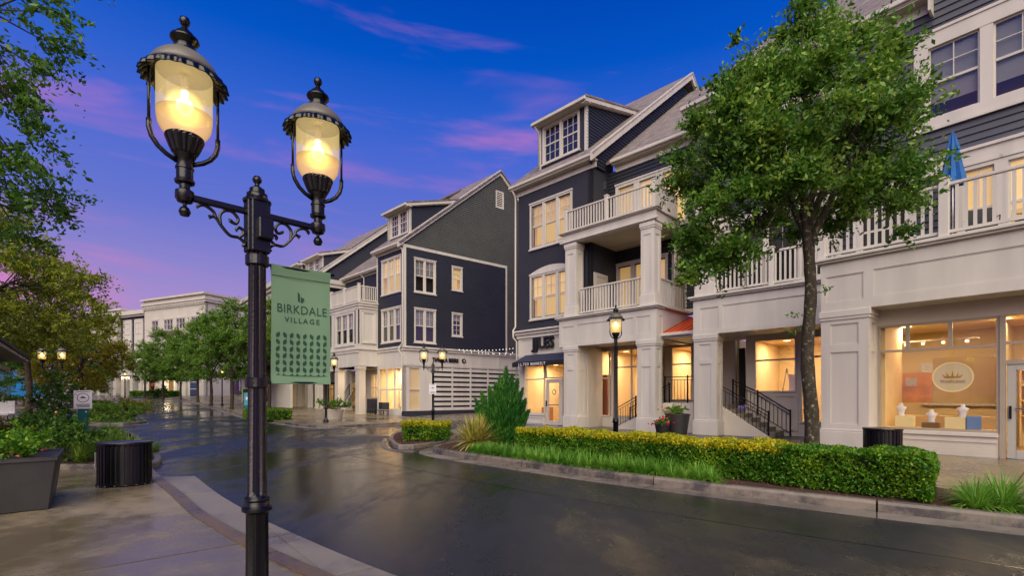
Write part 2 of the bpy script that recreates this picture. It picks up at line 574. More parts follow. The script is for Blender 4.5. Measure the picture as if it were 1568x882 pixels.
class MB:
    def __init__(s, Wf=None):
        s.v = []; s.f = []; s.W = Wf or (lambda a, b, c: (a, b, c))
    def p(s, *c):
        s.v.append(s.W(*c)); return len(s.v) - 1
    def poly(s, pts):
        s.f.append([s.p(*q) for q in pts])
    def box(s, a0, a1, b0, b1, c0, c1):
        i = [s.p(a, b, c) for c in (c0, c1) for b in (b0, b1) for a in (a0, a1)]
        for q in ((0, 1, 3, 2), (4, 6, 7, 5), (0, 4, 5, 1), (2, 3, 7, 6), (0, 2, 6, 4), (1, 5, 7, 3)):
            s.f.append([i[k] for k in q])
        return s
    def hexa(s, bot, top):
        n = len(bot)
        i = [s.p(*q) for q in bot]; j = [s.p(*q) for q in top]
        s.f.append(i[::-1]); s.f.append(j)
        for k in range(n):
            s.f.append([i[k], i[(k + 1) % n], j[(k + 1) % n], j[k]])
        return s
    def slab(s, pts, dz):
        return s.hexa([(x, y, z + dz) for x, y, z in pts], pts)
    def frame(s, a0, a1, c0, c1, w, b0, b1, wt=None, wb=None):
        wt = wt or w; wb = wb or w
        s.box(a0, a0 + w, b0, b1, c0, c1); s.box(a1 - w, a1, b0, b1, c0, c1)
        s.box(a0 + w, a1 - w, b0, b1, c1 - wt, c1); s.box(a0 + w, a1 - w, b0, b1, c0, c0 + wb)
        return s
    def lathe(s, prof, n=16, c=(0, 0), ax=None):
        rings = []
        for r, z in prof:
            rings.append([s.p(c[0] + r * math.cos(2 * math.pi * k / n), c[1] + r * math.sin(2 * math.pi * k / n), z) for k in range(n)])
        for a, b in zip(rings, rings[1:]):
            for k in range(n):
                s.f.append([a[k], a[(k + 1) % n], b[(k + 1) % n], b[k]])
        s.f.append(rings[0][::-1]); s.f.append(rings[-1])
        return s
    def tube(s, pts, rad, n=6):
        pts = [Vector(q) for q in pts]
        if not hasattr(rad, '__len__'): rad = [rad] * len(pts)
        rings = []
        up = Vector((0, 0, 1))
        for i, q in enumerate(pts):
            d = (pts[min(i + 1, len(pts) - 1)] - pts[max(i - 1, 0)])
            if d.length < 1e-6: d = Vector((0, 0, 1))
            d.normalize()
            if abs(d.dot(up)) > .95: up = Vector((1, 0, 0)) if abs(d.x) < .9 else Vector((0, 1, 0))
            x = d.cross(up).normalized(); y = x.cross(d).normalized()
            up = y
            rings.append([s.p(*(q + x * rad[i] * math.cos(2 * math.pi * k / n) + y * rad[i] * math.sin(2 * math.pi * k / n))) for k in range(n)])
        for a, b in zip(rings, rings[1:]):
            for k in range(n):
                s.f.append([a[k], a[(k + 1) % n], b[(k + 1) % n], b[k]])
        s.f.append(rings[0][::-1]); s.f.append(rings[-1])
        return s
    def mesh(s, name, mat, smooth=False, norm=True, bevel=0):
        me = bpy.data.meshes.new(name)
        me.from_pydata(s.v, [], s.f)
        if norm or bevel:
            bm = bmesh.new(); bm.from_mesh(me)
            if bevel:
                bmesh.ops.remove_doubles(bm, verts=bm.verts, dist=1e-5)
                bmesh.ops.bevel(bm, geom=bm.edges[:], offset=bevel, segments=1, affect='EDGES', profile=.5)
            bmesh.ops.recalc_face_normals(bm, faces=bm.faces)
            bm.to_mesh(me); bm.free()
        if smooth:
            me.polygons.foreach_set('use_smooth', [True] * len(me.polygons))
        if mat: me.materials.append(mat)
        return me
    def build(s, name, mat, parent=None, smooth=False, norm=True, bevel=0, kind=None, label=None):
        o = link(name, s.mesh(name, mat, smooth, norm, bevel), parent)
        if kind: o['kind'] = kind
        if label: o['label'] = label
        return o

def smooth_angle(me, deg=35):
    bm = bmesh.new(); bm.from_mesh(me)
    for f in bm.faces: f.smooth = True
    for e in bm.edges:
        if len(e.link_faces) == 2 and e.calc_face_angle(0) > R(deg): e.smooth = False
    bm.to_mesh(me); bm.free()

_fonts = {}
def text_obj(name, txt, W4, size, depth, mat, parent, spacing=1.0, xscale=1.0, bold=0.0, center=True):
    """flat or raised lettering: W4 maps (a, d, z) of the wall to the parent's space"""
    cu = bpy.data.curves.new('lettering', 'FONT')
    cu.body = txt
    cu.size = size
    cu.extrude = depth / 2
    cu.offset = bold
    cu.space_character = spacing
    cu.resolution_u = 3
    cu.align_x = 'CENTER' if center else 'LEFT'
    o = bpy.data.objects.new('lettering', cu)
    COL.objects.link(o)
    dg = bpy.context.evaluated_depsgraph_get()
    me = bpy.data.meshes.new_from_object(o.evaluated_get(dg))
    bpy.data.objects.remove(o)
    bpy.data.curves.remove(cu)
    me.name = name
    for v in me.vertices:
        v.co = W4(v.co.x * xscale, v.co.z + depth / 2, v.co.y)
    me.materials.clear()
    me.materials.append(mat)
    return link(name, me, parent)

def g(y):
    return min(max(y - 34.0, 0.0) * .036, 1.62)

class Fr:
    """a building's own frame: u along the street front, v into the building, z up"""
    def __init__(s, O, U, V, name, label, cat='building', group=None):
        s.O = O
        s.ang = math.atan2(U[1], U[0])
        Np = (-U[1], U[0])
        s.k = V[0] * U[0] + V[1] * U[1]
        s.m = V[0] * Np[0] + V[1] * Np[1]
        s.U = U; s.V = V
        s.root = empty(name, (O[0], O[1], 0), s.ang, label, cat, group)
        s.cache = {}
    def L(s, u, v, z):
        return (u + s.k * v, s.m * v, z)
    def world(s, u, v, z):
        return Vector((s.O[0] + s.U[0] * u + s.V[0] * v, s.O[1] + s.U[1] * u + s.V[1] * v, z))
    def front(s, c):
        return lambda a, d, z: s.L(a, c - d, z)
    def side(s, c):
        return lambda a, d, z: s.L(c + d, a, z)
    def back(s, c):
        return lambda a, d, z: s.L(a, c + d, z)
    def mb(s):
        return MB(s.L)
    def box(s, name, mat, parent, u0, u1, v0, v1, z0, z1, bevel=0, label=None):
        return MB(s.L).box(u0, u1, v0, v1, z0, z1).build(name, mat, parent or s.root, bevel=bevel, label=label)
    def piece(s, name, mat, parent, u0, u1, v0, v1, z0, z1):
        """a small repeated piece sharing its mesh with its equals"""
        key = (name, round(u1 - u0, 3), round(v1 - v0, 3), round(z1 - z0, 3), mat.name)
        if key not in s.cache:
            a, b, c = (u1 - u0) / 2, (v1 - v0) / 2, (z1 - z0) / 2
            s.cache[key] = MB(s.L).box(-a, a, -b, b, -c, c).mesh(name, mat)
        return link(name, s.cache[key], parent or s.root, s.L((u0 + u1) / 2, (v0 + v1) / 2, (z0 + z1) / 2))
# ------------------------------------------------------------------ architecture builders
def window(F, Wm, a0, a1, z0, z1, parent, n=2, casing=.11, head=None, lit=0, blind=1.0, up=(2, 2), lo=(1, 1), depth=.5, slat=.09, arch=0.0, mull=.13, mat=None):
    mat = mat or white
    head = head or casing
    m = MB(Wm)
    m.frame(a0, a1, z0, z1, casing, -.10, .045, wt=head)
    m.box(a0 - .04, a1 + .04, -.02, .09, z0 - .05, z0 + .03)
    m.box(a0 - .03, a1 + .03, -.02, .075, z1 - .02, z1 + .06)
    if arch:
        pts = [(a0 + (a1 - a0) * k / 10, z1 + .06 + arch * (1 - (2 * k / 10 - 1) ** 2)) for k in range(11)]
        for (p, q), (r, s) in zip(pts, pts[1:]):
            m.hexa([(p, -.02, z1 + .05), (r, -.02, z1 + .05), (r, .05, z1 + .05), (p, .05, z1 + .05)],
                   [(p, -.02, q + .01), (r, -.02, s + .01), (r, .05, s + .01), (p, .05, q + .01)])
    i0, i1, j0, j1 = a0 + casing, a1 - casing, z0 + casing, z1 - head
    w = (i1 - i0 - mull * (n - 1)) / n
    for k in range(1, n):
        x = i0 + k * w + (k - 1) * mull
        m.box(x, x + mull, -.10, .035, j0, j1)
    win = m.build('window', mat, parent)
    for k in range(n):
        x0 = i0 + k * (w + mull); x1 = x0 + w
        s = MB(Wm)
        zm = (j0 + j1) / 2 if lo != (0, 0) else j0
        s.frame(x0, x1, j0, j1, .045, -.085, -.03)
        if lo != (0, 0): s.box(x0 + .045, x1 - .045, -.09, -.025, zm - .035, zm + .035)
        for (nc, nr), (p, q) in ((up, (zm + .035, j1 - .045)), (lo, (j0 + .045, zm - .035))):
            if nc == 0 or q <= p: continue
            for c in range(1, nc):
                x = x0 + (x1 - x0) * c / nc
                s.box(x - .012, x + .012, -.07, -.04, p, q)
            for c in range(1, nr):
                z = p + (q - p) * c / nr
                s.box(x0 + .045, x1 - .045, -.069, -.041, z - .012, z + .012)
        s.build('sash', mat, win)
        MB(Wm).box(x0 + .04, x1 - .04, -.062, -.056, j0 + .04, j1 - .04).build('pane', glass, win)
        if blind > 0:
            b = MB(Wm)
            zb = j1 - (j1 - j0) * blind
            nz_ = max(2, int((j1 - zb) / slat))
            for c in range(nz_):
                z = zb + (j1 - zb) * c / nz_
                h = (j1 - zb) / nz_
                b.poly([(x0 + .02, -.16, z), (x1 - .02, -.16, z), (x1 - .02, -.13, z + h * .92), (x0 + .02, -.13, z + h * .92)])
            b.build('blind', litblind if lit == 1 else blindw, win, norm=False)
    rb = MB(Wm)
    e0, e1, f0, f1 = i0 - .05, i1 + .05, j0 - .05, j1 + .05
    d0, d1 = -.105, -depth
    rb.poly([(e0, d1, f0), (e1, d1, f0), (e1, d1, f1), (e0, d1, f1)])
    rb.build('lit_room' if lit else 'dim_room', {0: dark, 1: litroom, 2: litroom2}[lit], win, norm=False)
    rs = MB(Wm)
    rs.poly([(e0, d0, f0), (e0, d1, f0), (e0, d1, f1), (e0, d0, f1)])
    rs.poly([(e1, d0, f0), (e1, d1, f0), (e1, d1, f1), (e1, d0, f1)])
    rs.poly([(e0, d0, f0), (e1, d0, f0), (e1, d1, f0), (e0, d1, f0)])
    rs.poly([(e0, d0, f1), (e1, d0, f1), (e1, d1, f1), (e0, d1, f1)])
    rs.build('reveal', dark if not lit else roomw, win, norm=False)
    return win

def clap(name, Wm, parent, mat, al, ar, z0, z1, sp, holes=(), lip=.036, single=False):
    m = MB(Wm)
    k = 0
    z = z0
    while z < z1 - 1e-6:
        zt = min(z + sp, z1)
        cuts = sorted({z, zt} | {h for hh in holes for h in (hh[2], hh[3]) if z + 1e-4 < h < zt - 1e-4})
        for p, q in zip(cuts, cuts[1:]):
            mid = (p + q) / 2
            segs = [(al, ar)]
            act = sorted([hh for hh in holes if hh[2] < mid < hh[3]])
            parts = []
            cur = al
            for hh in act:
                parts.append((cur, (lambda zz, v=hh[0]: v)))
                cur = (lambda zz, v=hh[1]: v)
            parts.append((cur, ar))
            for A, B in parts:
                if B(mid) - A(mid) < .01: continue
                dp = lip * (1 - (p - z) / sp); dq = lip * (1 - (q - z) / sp)
                P = [(A(p), B(p)), (A(q), B(q))]
                if P[0][1] < P[0][0]: P[0] = ((P[0][0] + P[0][1]) / 2,) * 2
                if P[1][1] < P[1][0]: P[1] = ((P[1][0] + P[1][1]) / 2,) * 2
                if single:
                    s = MB(Wm)
                    s.hexa([(P[0][0], -.02, p), (P[0][1], -.02, p), (P[0][1], dp, p + .002), (P[0][0], dp, p + .002)],
                           [(P[1][0], -.02, q), (P[1][1], -.02, q), (P[1][1], dq, q), (P[1][0], dq, q)])
                    s.build(name, mat, parent)
                else:
                    m.poly([(P[0][0], dp, p), (P[0][1], dp, p), (P[1][1], dq, q), (P[1][0], dq, q)])
                    if p == z:
                        m.poly([(P[0][0], dp, p), (P[0][1], dp, p), (P[0][1], -.01, p), (P[0][0], -.01, p)])
        z = zt
    if not single:
        return m.build(name, mat, parent, norm=False, kind='stuff')

def const(v):
    return lambda z: v

def flat_wall(name, Wm, parent, mat, a0, a1, z0, z1, holes=(), d=0.0, th=.2):
    """wall with real openings, cut into a grid of blocks"""
    xs = sorted({a0, a1} | {min(max(v, a0), a1) for h in holes for v in h[:2]})
    zs = sorted({z0, z1} | {min(max(v, z0), z1) for h in holes for v in h[2:]})
    m = MB(Wm)
    for p, q in zip(xs, xs[1:]):
        run = None
        for r, s in zip(zs, zs[1:]):
            cx, cz = (p + q) / 2, (r + s) / 2
            solid = not any(h[0] < cx < h[1] and h[2] < cz < h[3] for h in holes)
            if solid:
                run = (run[0], s) if run else (r, s)
            if (not solid or s == zs[-1]) and run:
                m.box(p, q, d - th, d, run[0], run[1]); run = None
    return m.build(name, mat, parent)

def panels(m, ax0, ax1, z0, z1, cells, d, proud=.03, side=.0):
    """stiles and rails standing proud round the given recessed cells (a0,a1,z0,z1)"""
    xs = sorted({ax0, ax1} | {v for c in cells for v in c[:2]})
    zs = sorted({z0, z1} | {v for c in cells for v in c[2:]})
    for p, q in zip(xs, xs[1:]):
        run = None
        for r, s in zip(zs, zs[1:]):
            cx, cz = (p + q) / 2, (r + s) / 2
            solid = not any(h[0] < cx < h[1] and h[2] < cz < h[3] for h in cells)
            if solid: run = (run[0], s) if run else (r, s)
            if (not solid or s == zs[-1]) and run:
                m.box(p, q, d, d + proud, run[0], run[1]); run = None
    for c in cells:      # bead round each panel
        m.frame(c[0], c[1], c[2], c[3], .025, d, d + .012)

def pillar(F, u0, u1, v0, v1, z0, z1, zp=.56, pan=((.71, 2.74), (2.91, 3.49)), st=.2, name='pillar', mat=None, right=True):
    mat = mat or white
    pr = .03
    o = F.mb().box(u0, u1 - pr, v0 + pr, v1, z0, z1).build(name, mat, F.root)
    m = MB(F.front(v0 + pr))
    panels(m, u0, u1, zp, z1, [(u0 + st, u1 - st, a, b) for a, b in pan], 0, pr)
    m.build('front_panelling', mat, o)
    if right:
        m = MB(F.side(u1 - pr))
        ss = min(st, (v1 - v0) * .28)
        panels(m, v0 + pr, v1, zp, z1, [(v0 + ss, v1 - ss, a, b) for a, b in pan], 0, pr)
        m.build('side_panelling', mat, o)
    F.mb().box(u0 - .05, u1 + .05, v0 - .05, v1 + .02, z0, zp - .03).box(u0 - .03, u1 + .03, v0 - .03, v1 + .02, zp - .03, zp + .03).build('plinth', mat, o, bevel=.012)
    F.mb().box(u0 - .03, u1 + .03, v0 - .03, v1 + .02, z1 - .26, z1 - .18).box(u0 - .05, u1 + .05, v0 - .05, v1 + .03, z1 - .18, z1 - .002).build('capital', mat, o, bevel=.01)
    return o

def beam(F, u0, u1, v0, v1, z0, z1, cells, scells=None, cap=.14, name='panelled_beam', mat=None):
    mat = mat or white
    pr = .03
    o = F.mb().box(u0, u1 - pr, v0 + pr, v1, z0, z1).build(name, mat, F.root)
    m = MB(F.front(v0 + pr))
    panels(m, u0, u1, z0, z1, [(a, b, c, d) for a, b, c, d in cells], 0, pr)
    m.build('front_panelling', mat, o)
    if scells is not None:
        m = MB(F.side(u1 - pr))
        panels(m, v0 + pr, v1, z0, z1, scells, 0, pr)
        m.build('side_panelling', mat, o)
    F.mb().box(u0 - .1, u1 + .1, v0 - .1, v1, z1, z1 + .06).box(u0 - .16, u1 + .16, v0 - .16, v1, z1 + .06, z1 + cap).build('cornice', mat, o, bevel=.012)
    return o

def railing(F, Wm, a0, a1, z0, z1, posts, parent=None, sp=.16, bw=.06, mat=None, pw=.16, ph=.14, name='railing'):
    """posts, balusters, top and bottom rail along a; d from -.04 to .04"""
    mat = mat or white
    m = MB(Wm)
    m.box(a0, a1, -.055, .055, z1 - .07, z1)
    o = m.build(name, mat, parent or F.root, bevel=.008)
    MB(Wm).box(a0, a1, -.035, .035, z0 + .10, z0 + .17).build('bottom_rail', mat, o)
    key = ('bal', name, round(z1 - z0, 3), bw, mat.name, id(F), Wm(1, 0, 0)[0] - Wm(0, 0, 0)[0] > .5)
    if key not in F.cache:
        o0 = Wm(0, 0, 0)
        q = MB(lambda a, d, z: tuple(x - y for x, y in zip(Wm(a, d, z), o0)))
        q.box(-bw / 2, bw / 2, -bw / 2 * .8, bw / 2 * .8, .17, z1 - z0 - .07)
        F.cache[key] = q.mesh('baluster', mat)
    n = max(1, int(round((a1 - a0) / sp)))
    for k in range(n):
        a = a0 + (a1 - a0) * (k + .5) / n
        if any(abs(a - p) < pw / 2 + bw / 2 for p in posts): continue
        link('baluster', F.cache[key], o, Wm(a, 0, z0))
    for p in posts:
        MB(Wm).box(p - pw / 2, p + pw / 2, -pw / 2, pw / 2, z0, z1 + ph - .05).box(p - pw / 2 - .02, p + pw / 2 + .02, -pw / 2 - .02, pw / 2 + .02, z1 + ph - .05, z1 + ph).build('post', mat, o, bevel=.01)
    return o

def iron_rail(F, Wm, pts, parent, h=.92, name='stair_railing'):
    """black iron railing following a sloped line of (a, z) points"""
    m = MB(Wm)
    for (a, z), (b, y) in zip(pts, pts[1:]):
        for off, t in ((h, .035), (h - .13, .022), (.10, .022)):
            m.hexa([(a, -t / 2, z + off - t), (b, -t / 2, y + off - t), (b, t / 2, y + off - t), (a, t / 2, z + off - t)],
                   [(a, -t / 2, z + off), (b, -t / 2, y + off), (b, t / 2, y + off), (a, t / 2, z + off)])
    o = m.build(name, black, parent)
    for a, z in pts:
        MB(Wm).box(a - .025, a + .025, -.025, .025, z, z + h + .05).build('newel', black, o)
    for (a, z), (b, y) in zip(pts, pts[1:]):
        n = max(2, int(abs(b - a) / .13))
        for k in range(1, n):
            t = k / n
            x = a + (b - a) * t; zz = z + (y - z) * t
            MB(Wm).box(x - .008, x + .008, -.008, .008, zz + .09, zz + h - .13).build('baluster', black, o)
    return o

def gutter(F, u0, u1, v, z, vw, parent=None, frieze=.28):
    """gutter, soffit and frieze of an eave; wall face at vw"""
    o = F.mb().box(u0, u1, v, v + .13, z - .15, z).box(u0, u1, v + .06, v + .16, z - .2, z - .15).build('gutter', white, parent or F.root, bevel=.02)
    F.mb().box(u0 + .05, u1 - .05, v + .1, vw + .02, z - .24, z - .2).build('soffit', whitec, o)
    F.mb().box(u0 + .12, u1 - .12, vw - .05, vw + .02, z - .24 - frieze, z - .24).build('frieze', white, o)
    return o

def downpipe(F, pts, parent=None):
    return F.mb().tube(pts, .05, 8).build('downpipe', white, parent or F.root, smooth=True)

def rake(F, c, v0, z0, v1, z1, w=.3, t=.12, parent=None, mat=None):
    m = F.mb()
    m.hexa([(c, v0, z0 - w), (c + t, v0, z0 - w), (c + t, v1, z1 - w), (c, v1, z1 - w)],
           [(c, v0, z0), (c + t, v0, z0), (c + t, v1, z1), (c, v1, z1)])
    m.hexa([(c, v0, z0 + .01), (c + t + .05, v0, z0 + .01), (c + t + .05, v1, z1 + .01), (c, v1, z1 + .01)],
           [(c, v0, z0 + .08), (c + t + .05, v0, z0 + .08), (c + t + .05, v1, z1 + .08), (c, v1, z1 + .08)])
    return m.build('rake_board', mat or white, parent or F.root)

def dormer(F, u0, u1, v0, zr0, slope, vr, zt, win, siding, shed=.25, sp=.16, up=(3, 2), lo=(3, 2), lit=0):
    """flat-pitched dormer: front at v0; main roof z = zr0 + slope*(v-vr)"""
    zroof = lambda v: zr0 + slope * (v - vr)
    d = F.mb().box(u0, u1, v0, v0 + .15, zroof(v0) - .3, win[2] + .06).box(u0, win[0] + .06, v0, v0 + .15, win[2] + .06, win[3] - .06)\
        .box(win[1] - .06, u1, v0, v0 + .15, win[2] + .06, win[3] - .06).box(u0, u1, v0, v0 + .15, win[3] - .06, zt).build('dormer', siding, F.root)
    window(F, F.front(v0), win[0], win[1], win[2], win[3], d, n=2, up=up, lo=lo, lit=lit, blind=.0 if not lit else .5)
    zs = lambda v: zt + shed * (v - v0)
    ve = v0 + (zt - zroof(v0)) / (slope - shed)
    vz = lambda z: vr + (z - zr0) / slope
    clap('dormer_siding', F.side(u1), d, siding, lambda z: v0 if z <= zt else v0 + (z - zt) / shed, vz, zroof(v0), zs(ve), sp)
    F.mb().hexa([(u0, v0, zroof(v0) - .2), (u0 + .1, v0, zroof(v0) - .2), (u0 + .1, ve, zs(ve) - .2), (u0, ve, zs(ve) - .2)],
                [(u0, v0, zt), (u0 + .1, v0, zt), (u0 + .1, ve, zs(ve)), (u0, ve, zs(ve))]).build('dormer_cheek', siding, d)
    F.mb().box(u1 - .1, u1 + .03, v0 - .03, v0 + .12, zroof(v0), zt).box(u0 - .03, u0 + .1, v0 - .03, v0 + .12, zroof(v0), zt).build('corner_board', white, d)
    f0 = v0 - .42
    m = F.mb()
    zf = zs(f0) + .08
    m.slab([(u0 - .25, f0, zf + .12), (u1 + .3, f0, zf + .12), (u1 + .3, ve + .4, zs(ve + .4) + .2), (u0 - .25, ve + .4, zs(ve + .4) + .2)], -.09)
    m.build('dormer_roof', shingle, d)
    F.mb().box(u0 - .22, u1 + .27, f0 - .1, f0 + .03, zf - .12, zf + .03).build('gutter', white, d, bevel=.015)
    F.mb().box(u0 - .2, u1 + .25, f0 + .02, v0 + .02, zf - .14, zf - .1).build('soffit', whitec, d)
    m = F.mb()
    zz = lambda v: zs(v) + .1
    m.hexa([(u1 + .18, f0, zz(f0) - .2), (u1 + .26, f0, zz(f0) - .2), (u1 + .26, ve + .2, zz(ve + .2) - .2), (u1 + .18, ve + .2, zz(ve + .2) - .2)],
           [(u1 + .18, f0, zz(f0)), (u1 + .26, f0, zz(f0)), (u1 + .26, ve + .2, zz(ve + .2)), (u1 + .18, ve + .2, zz(ve + .2))])
    m.hexa([(u1 + .02, f0, zz(f0) - .24), (u1 + .2, f0, zz(f0) - .24), (u1 + .2, ve, zz(ve) - .24), (u1 + .02, ve, zz(ve) - .24)],
           [(u1 + .02, f0, zz(f0) - .2), (u1 + .2, f0, zz(f0) - .2), (u1 + .2, ve, zz(ve) - .2), (u1 + .02, ve, zz(ve) - .2)])
    m.build('side_fascia', white, d)
    downpipe(F, [(u0 - .02, f0, zf - .12), (u0 - .02, v0 - .06, zf - .4), (u0 - .02, v0 - .06, zroof(v0) + .1)], d)
    return d

def area_light(name, loc, size, power, col, parent=None, rot=(0, 0, 0), sy=None):
    ld = bpy.data.lights.new(name, 'AREA')
    ld.shape = 'RECTANGLE' if sy else 'SQUARE'
    ld.size = size
    if sy: ld.size_y = sy
    ld.energy = power
    ld.color = col
    o = bpy.data.objects.new(name, ld)
    COL.objects.link(o)
    o.location = loc
    o.rotation_euler = rot
    if parent is not None: o.parent = parent
    return o
WARM = (1.0, .79, .50)

def shop_room(F, u0, u1, v0, v1, z0, z1, power, nl=2, wallm=None):
    power = power * 1.75
    """a lit shop interior: back and side walls, floor, ceiling with recessed lamps"""
    o = F.mb().box(u0, u1, v1, v1 + .1, z0, z1).box(u0 - .1, u0, v0, v1 + .1, z0, z1).box(u1, u1 + .1, v0, v1 + .1, z0, z1).build('shop_interior_wall', wallm or roomw, F.root)
    F.mb().box(u0 - .1, u1 + .1, v0, v1 + .1, z0 - .1, z0).build('shop_floor', roomf, F.root)
    c = F.mb().box(u0 - .1, u1 + .1, v0, v1 + .1, z1, z1 + .1).build('shop_ceiling', roomw, F.root)
    for k in range(nl):
        u = u0 + (u1 - u0) * (k + .5) / nl
        v = v0 + (v1 - v0) * .45
        q = F.L(u, v, z1 - .012)
        MB(lambda x, y, z: (q[0] + x, q[1] + y, q[2] + z)).lathe([(.13, .012), (.13, 0)], 14).build('recessed_lamp', ceill, c)
        area_light('shop_light', F.L(u, v, z1 - .06), .5, power / nl, WARM, F.root)
    return o

def shop_glazing(F, Wm, a0, a1, z0, z1, mullions, transoms, parent, fr=.06, name='shop_window', mat=None, door=None):
    """aluminium shopfront frame with a pane of glass in each opening"""
    mat = mat or whitec
    m = MB(Wm)
    m.frame(a0, a1, z0, z1, fr, -.08, .02)
    xs = [a0 + fr] + [x for q in mullions for x in (q - fr / 2, q + fr / 2)] + [a1 - fr]
    zs = [z0 + fr] + [x for q in transoms for x in (q - fr / 2, q + fr / 2)] + [z1 - fr]
    for q in mullions: m.box(q - fr / 2, q + fr / 2, -.078, .018, z0 + fr, z1 - fr)
    o = m.build(name, mat, parent)
    r = MB(Wm)
    for i in range(0, len(xs), 2):
        for q in transoms: r.box(xs[i], xs[i + 1], -.075, .015, q - fr / 2, q + fr / 2)
    if transoms: r.build('transom', mat, o)
    for i in range(0, len(xs), 2):
        for j in range(0, len(zs), 2):
            MB(Wm).box(xs[i], xs[i + 1], -.035, -.027, zs[j], zs[j + 1]).build('pane', shopg, o)
    return o

def glass_door(F, Wm, a0, a1, z0, z1, parent, mat=None, st=.13, mid=None, bot=.22):
    mat = mat or white
    m = MB(Wm)
    m.frame(a0, a1, z0, z1, st, -.07, -.01, wb=bot)
    o = m.build('door', mat, parent, bevel=.006)
    MB(Wm).box(a0 + st, a1 - st, -.045, -.035, z0 + bot, z1 - st).build('pane', shopg, o)
    if mid: MB(Wm).box(a0 + st, a1 - st, -.02, .03, mid - .02, mid + .02).build('push_bar', chrome, o)
    MB(Wm).box(a0 + .04, a0 + .08, -.01, .06, z0 + .95, z0 + 1.25).build('handle', black, o)
    return o
# ================================================================== MIDDLE BUILDING (dark, balconies)
C = Fr((5.91, 20.10), (.709, -.705), (.705, .709), 'townhouse_block',
       'navy three storey block with stacked white balconies and an orange metal canopy, in the middle', 'building')
fC = C.front
# -- projecting left section, wall face v=.8
H1 = [(-7.65, -5.0, 9.42, 11.66), (-7.65, -5.0, 5.66, 8.0)]
flat_wall('upper_wall', fC(.8), C.root, brickn, -8.62, -3.78, 5.05, 12.6, [(a + .05, b - .05, c + .05, d - .05) for a, b, c, d in H1])
window(C, fC(.8), -7.75, -4.9, 9.32, 11.76, C.root, n=3, lit=1, blind=.52, up=(2, 2), slat=.07, mull=.16)
window(C, fC(.8), -7.75, -4.9, 5.56, 7.95, C.root, n=3, lit=1, blind=.55, up=(2, 2), arch=.28, slat=.07, mull=.16)
MB(C.side(-3.78)).box(.8, 2.2, -.2, 0, 5.05, 12.6).build('return_wall', brickn, C.root)
MB(C.side(-3.78)).box(.85, 2.7, -.2, -.004, 12.61, 13.25).build('upper_return_wall', navy, C.root)
MB(C.side(-3.78)).box(.8, 3.2, -.2, -.003, 5.05, 8.9).build('lower_return_wall', brickn, C.root)
MB(C.side(-3.78)).box(1.86, 1.94, 0, .08, 11.75, 12.15).build('wall_lamp', chrome, C.root)
# small door on the return wall of the first balcony
dd = MB(C.side(-3.78)).box(1.0, 2.15, 0, .05, 5.35, 7.5).build('balcony_door', white, C.root)
MB(C.side(-3.78)).frame(1.12, 2.03, 5.45, 7.4, .1, .05, .075).build('door_panel', whitec, dd)
gutter(C, -8.95, -3.36, .32, 12.95, .8)
downpipe(C, [(-8.75, .42, 12.8), (-8.72, .6, 12.5), (-8.72, .66, 12.3), (-8.72, .66, 5.3), (-8.74, .5, 5.1), (-8.74, .5, 4.7), (-8.66, .68, 4.5), (-8.66, .68, .1)])
sl = .82
zC = lambda v: 12.98 + sl * (v - .36)
C.mb().slab([(-9.0, .36, zC(.36)), (-3.45, .36, zC(.36)), (-3.45, 10.8, zC(10.8)), (-9.0, 10.8, zC(10.8))], -.14).build('front_roof_slope', shingle, C.root)
C.mb().slab([(-9.0, 10.8, zC(10.8)), (-3.45, 10.8, zC(10.8)), (-3.45, 20.5, zC(1.1)), (-9.0, 20.5, zC(1.1))], -.14).build('rear_roof_slope', shingle, C.root)
rake(C, -3.48, .3, zC(.3) - .04, 10.85, zC(10.85) - .04, w=.34)
rake(C, -3.48, 21.0, zC(.6), 10.85, zC(10.85) - .04, w=.34)
zR = lambda v: 13.0 + sl * (v - 1.8)
clap('gable_siding', C.side(-3.70), C.root, navy, lambda z: .8 + max(0, (z - 12.9)) / sl - .3, lambda z: 1.8 + (z - 12.6) / sl, 12.6, 20.6, .17)
dormer(C, -7.4, -4.35, 1.2, zC(.36), sl, .36, 16.05, (-7.2, -4.75, 13.84, 15.86), navy, shed=.26)
# -- recessed right section, wall face v=2.2
H2 = [(-3.22, -.98, 9.2, 11.72), (-.88, .42, 9.2, 11.72)]
clap('siding', fC(2.2), C.root, navy, const(-3.78), const(2.6), 8.9, 12.62, .17, [(a + .05, b - .05, c, d - .05) for a, b, c, d in H2])
window(C, fC(2.2), -3.3, -.98, 9.15, 11.85, C.root, n=2, lit=1, blind=.95, up=(1, 1), lo=(0, 0), slat=.09, casing=.16, mull=.3)
window(C, fC(2.2), -.96, .42, 9.15, 11.85, C.root, n=1, lit=1, blind=.95, up=(1, 1), lo=(0, 0), slat=.09, casing=.16)
gutter(C, -3.4, 2.6, 1.78, 13.05, 2.2)
C.mb().slab([(-3.6, 1.8, zR(1.8)), (2.6, 1.8, zR(1.8)), (2.6, 10.8, zR(10.8)), (-3.6, 10.8, zR(10.8))], -.14).build('recessed_roof_slope', shingle, C.root)
C.mb().slab([(-3.6, 10.8, zR(10.8)), (2.6, 10.8, zR(10.8)), (2.6, 19, zR(2.6)), (-3.6, 19, zR(2.6))], -.14).build('rear_recessed_roof_slope', shingle, C.root)
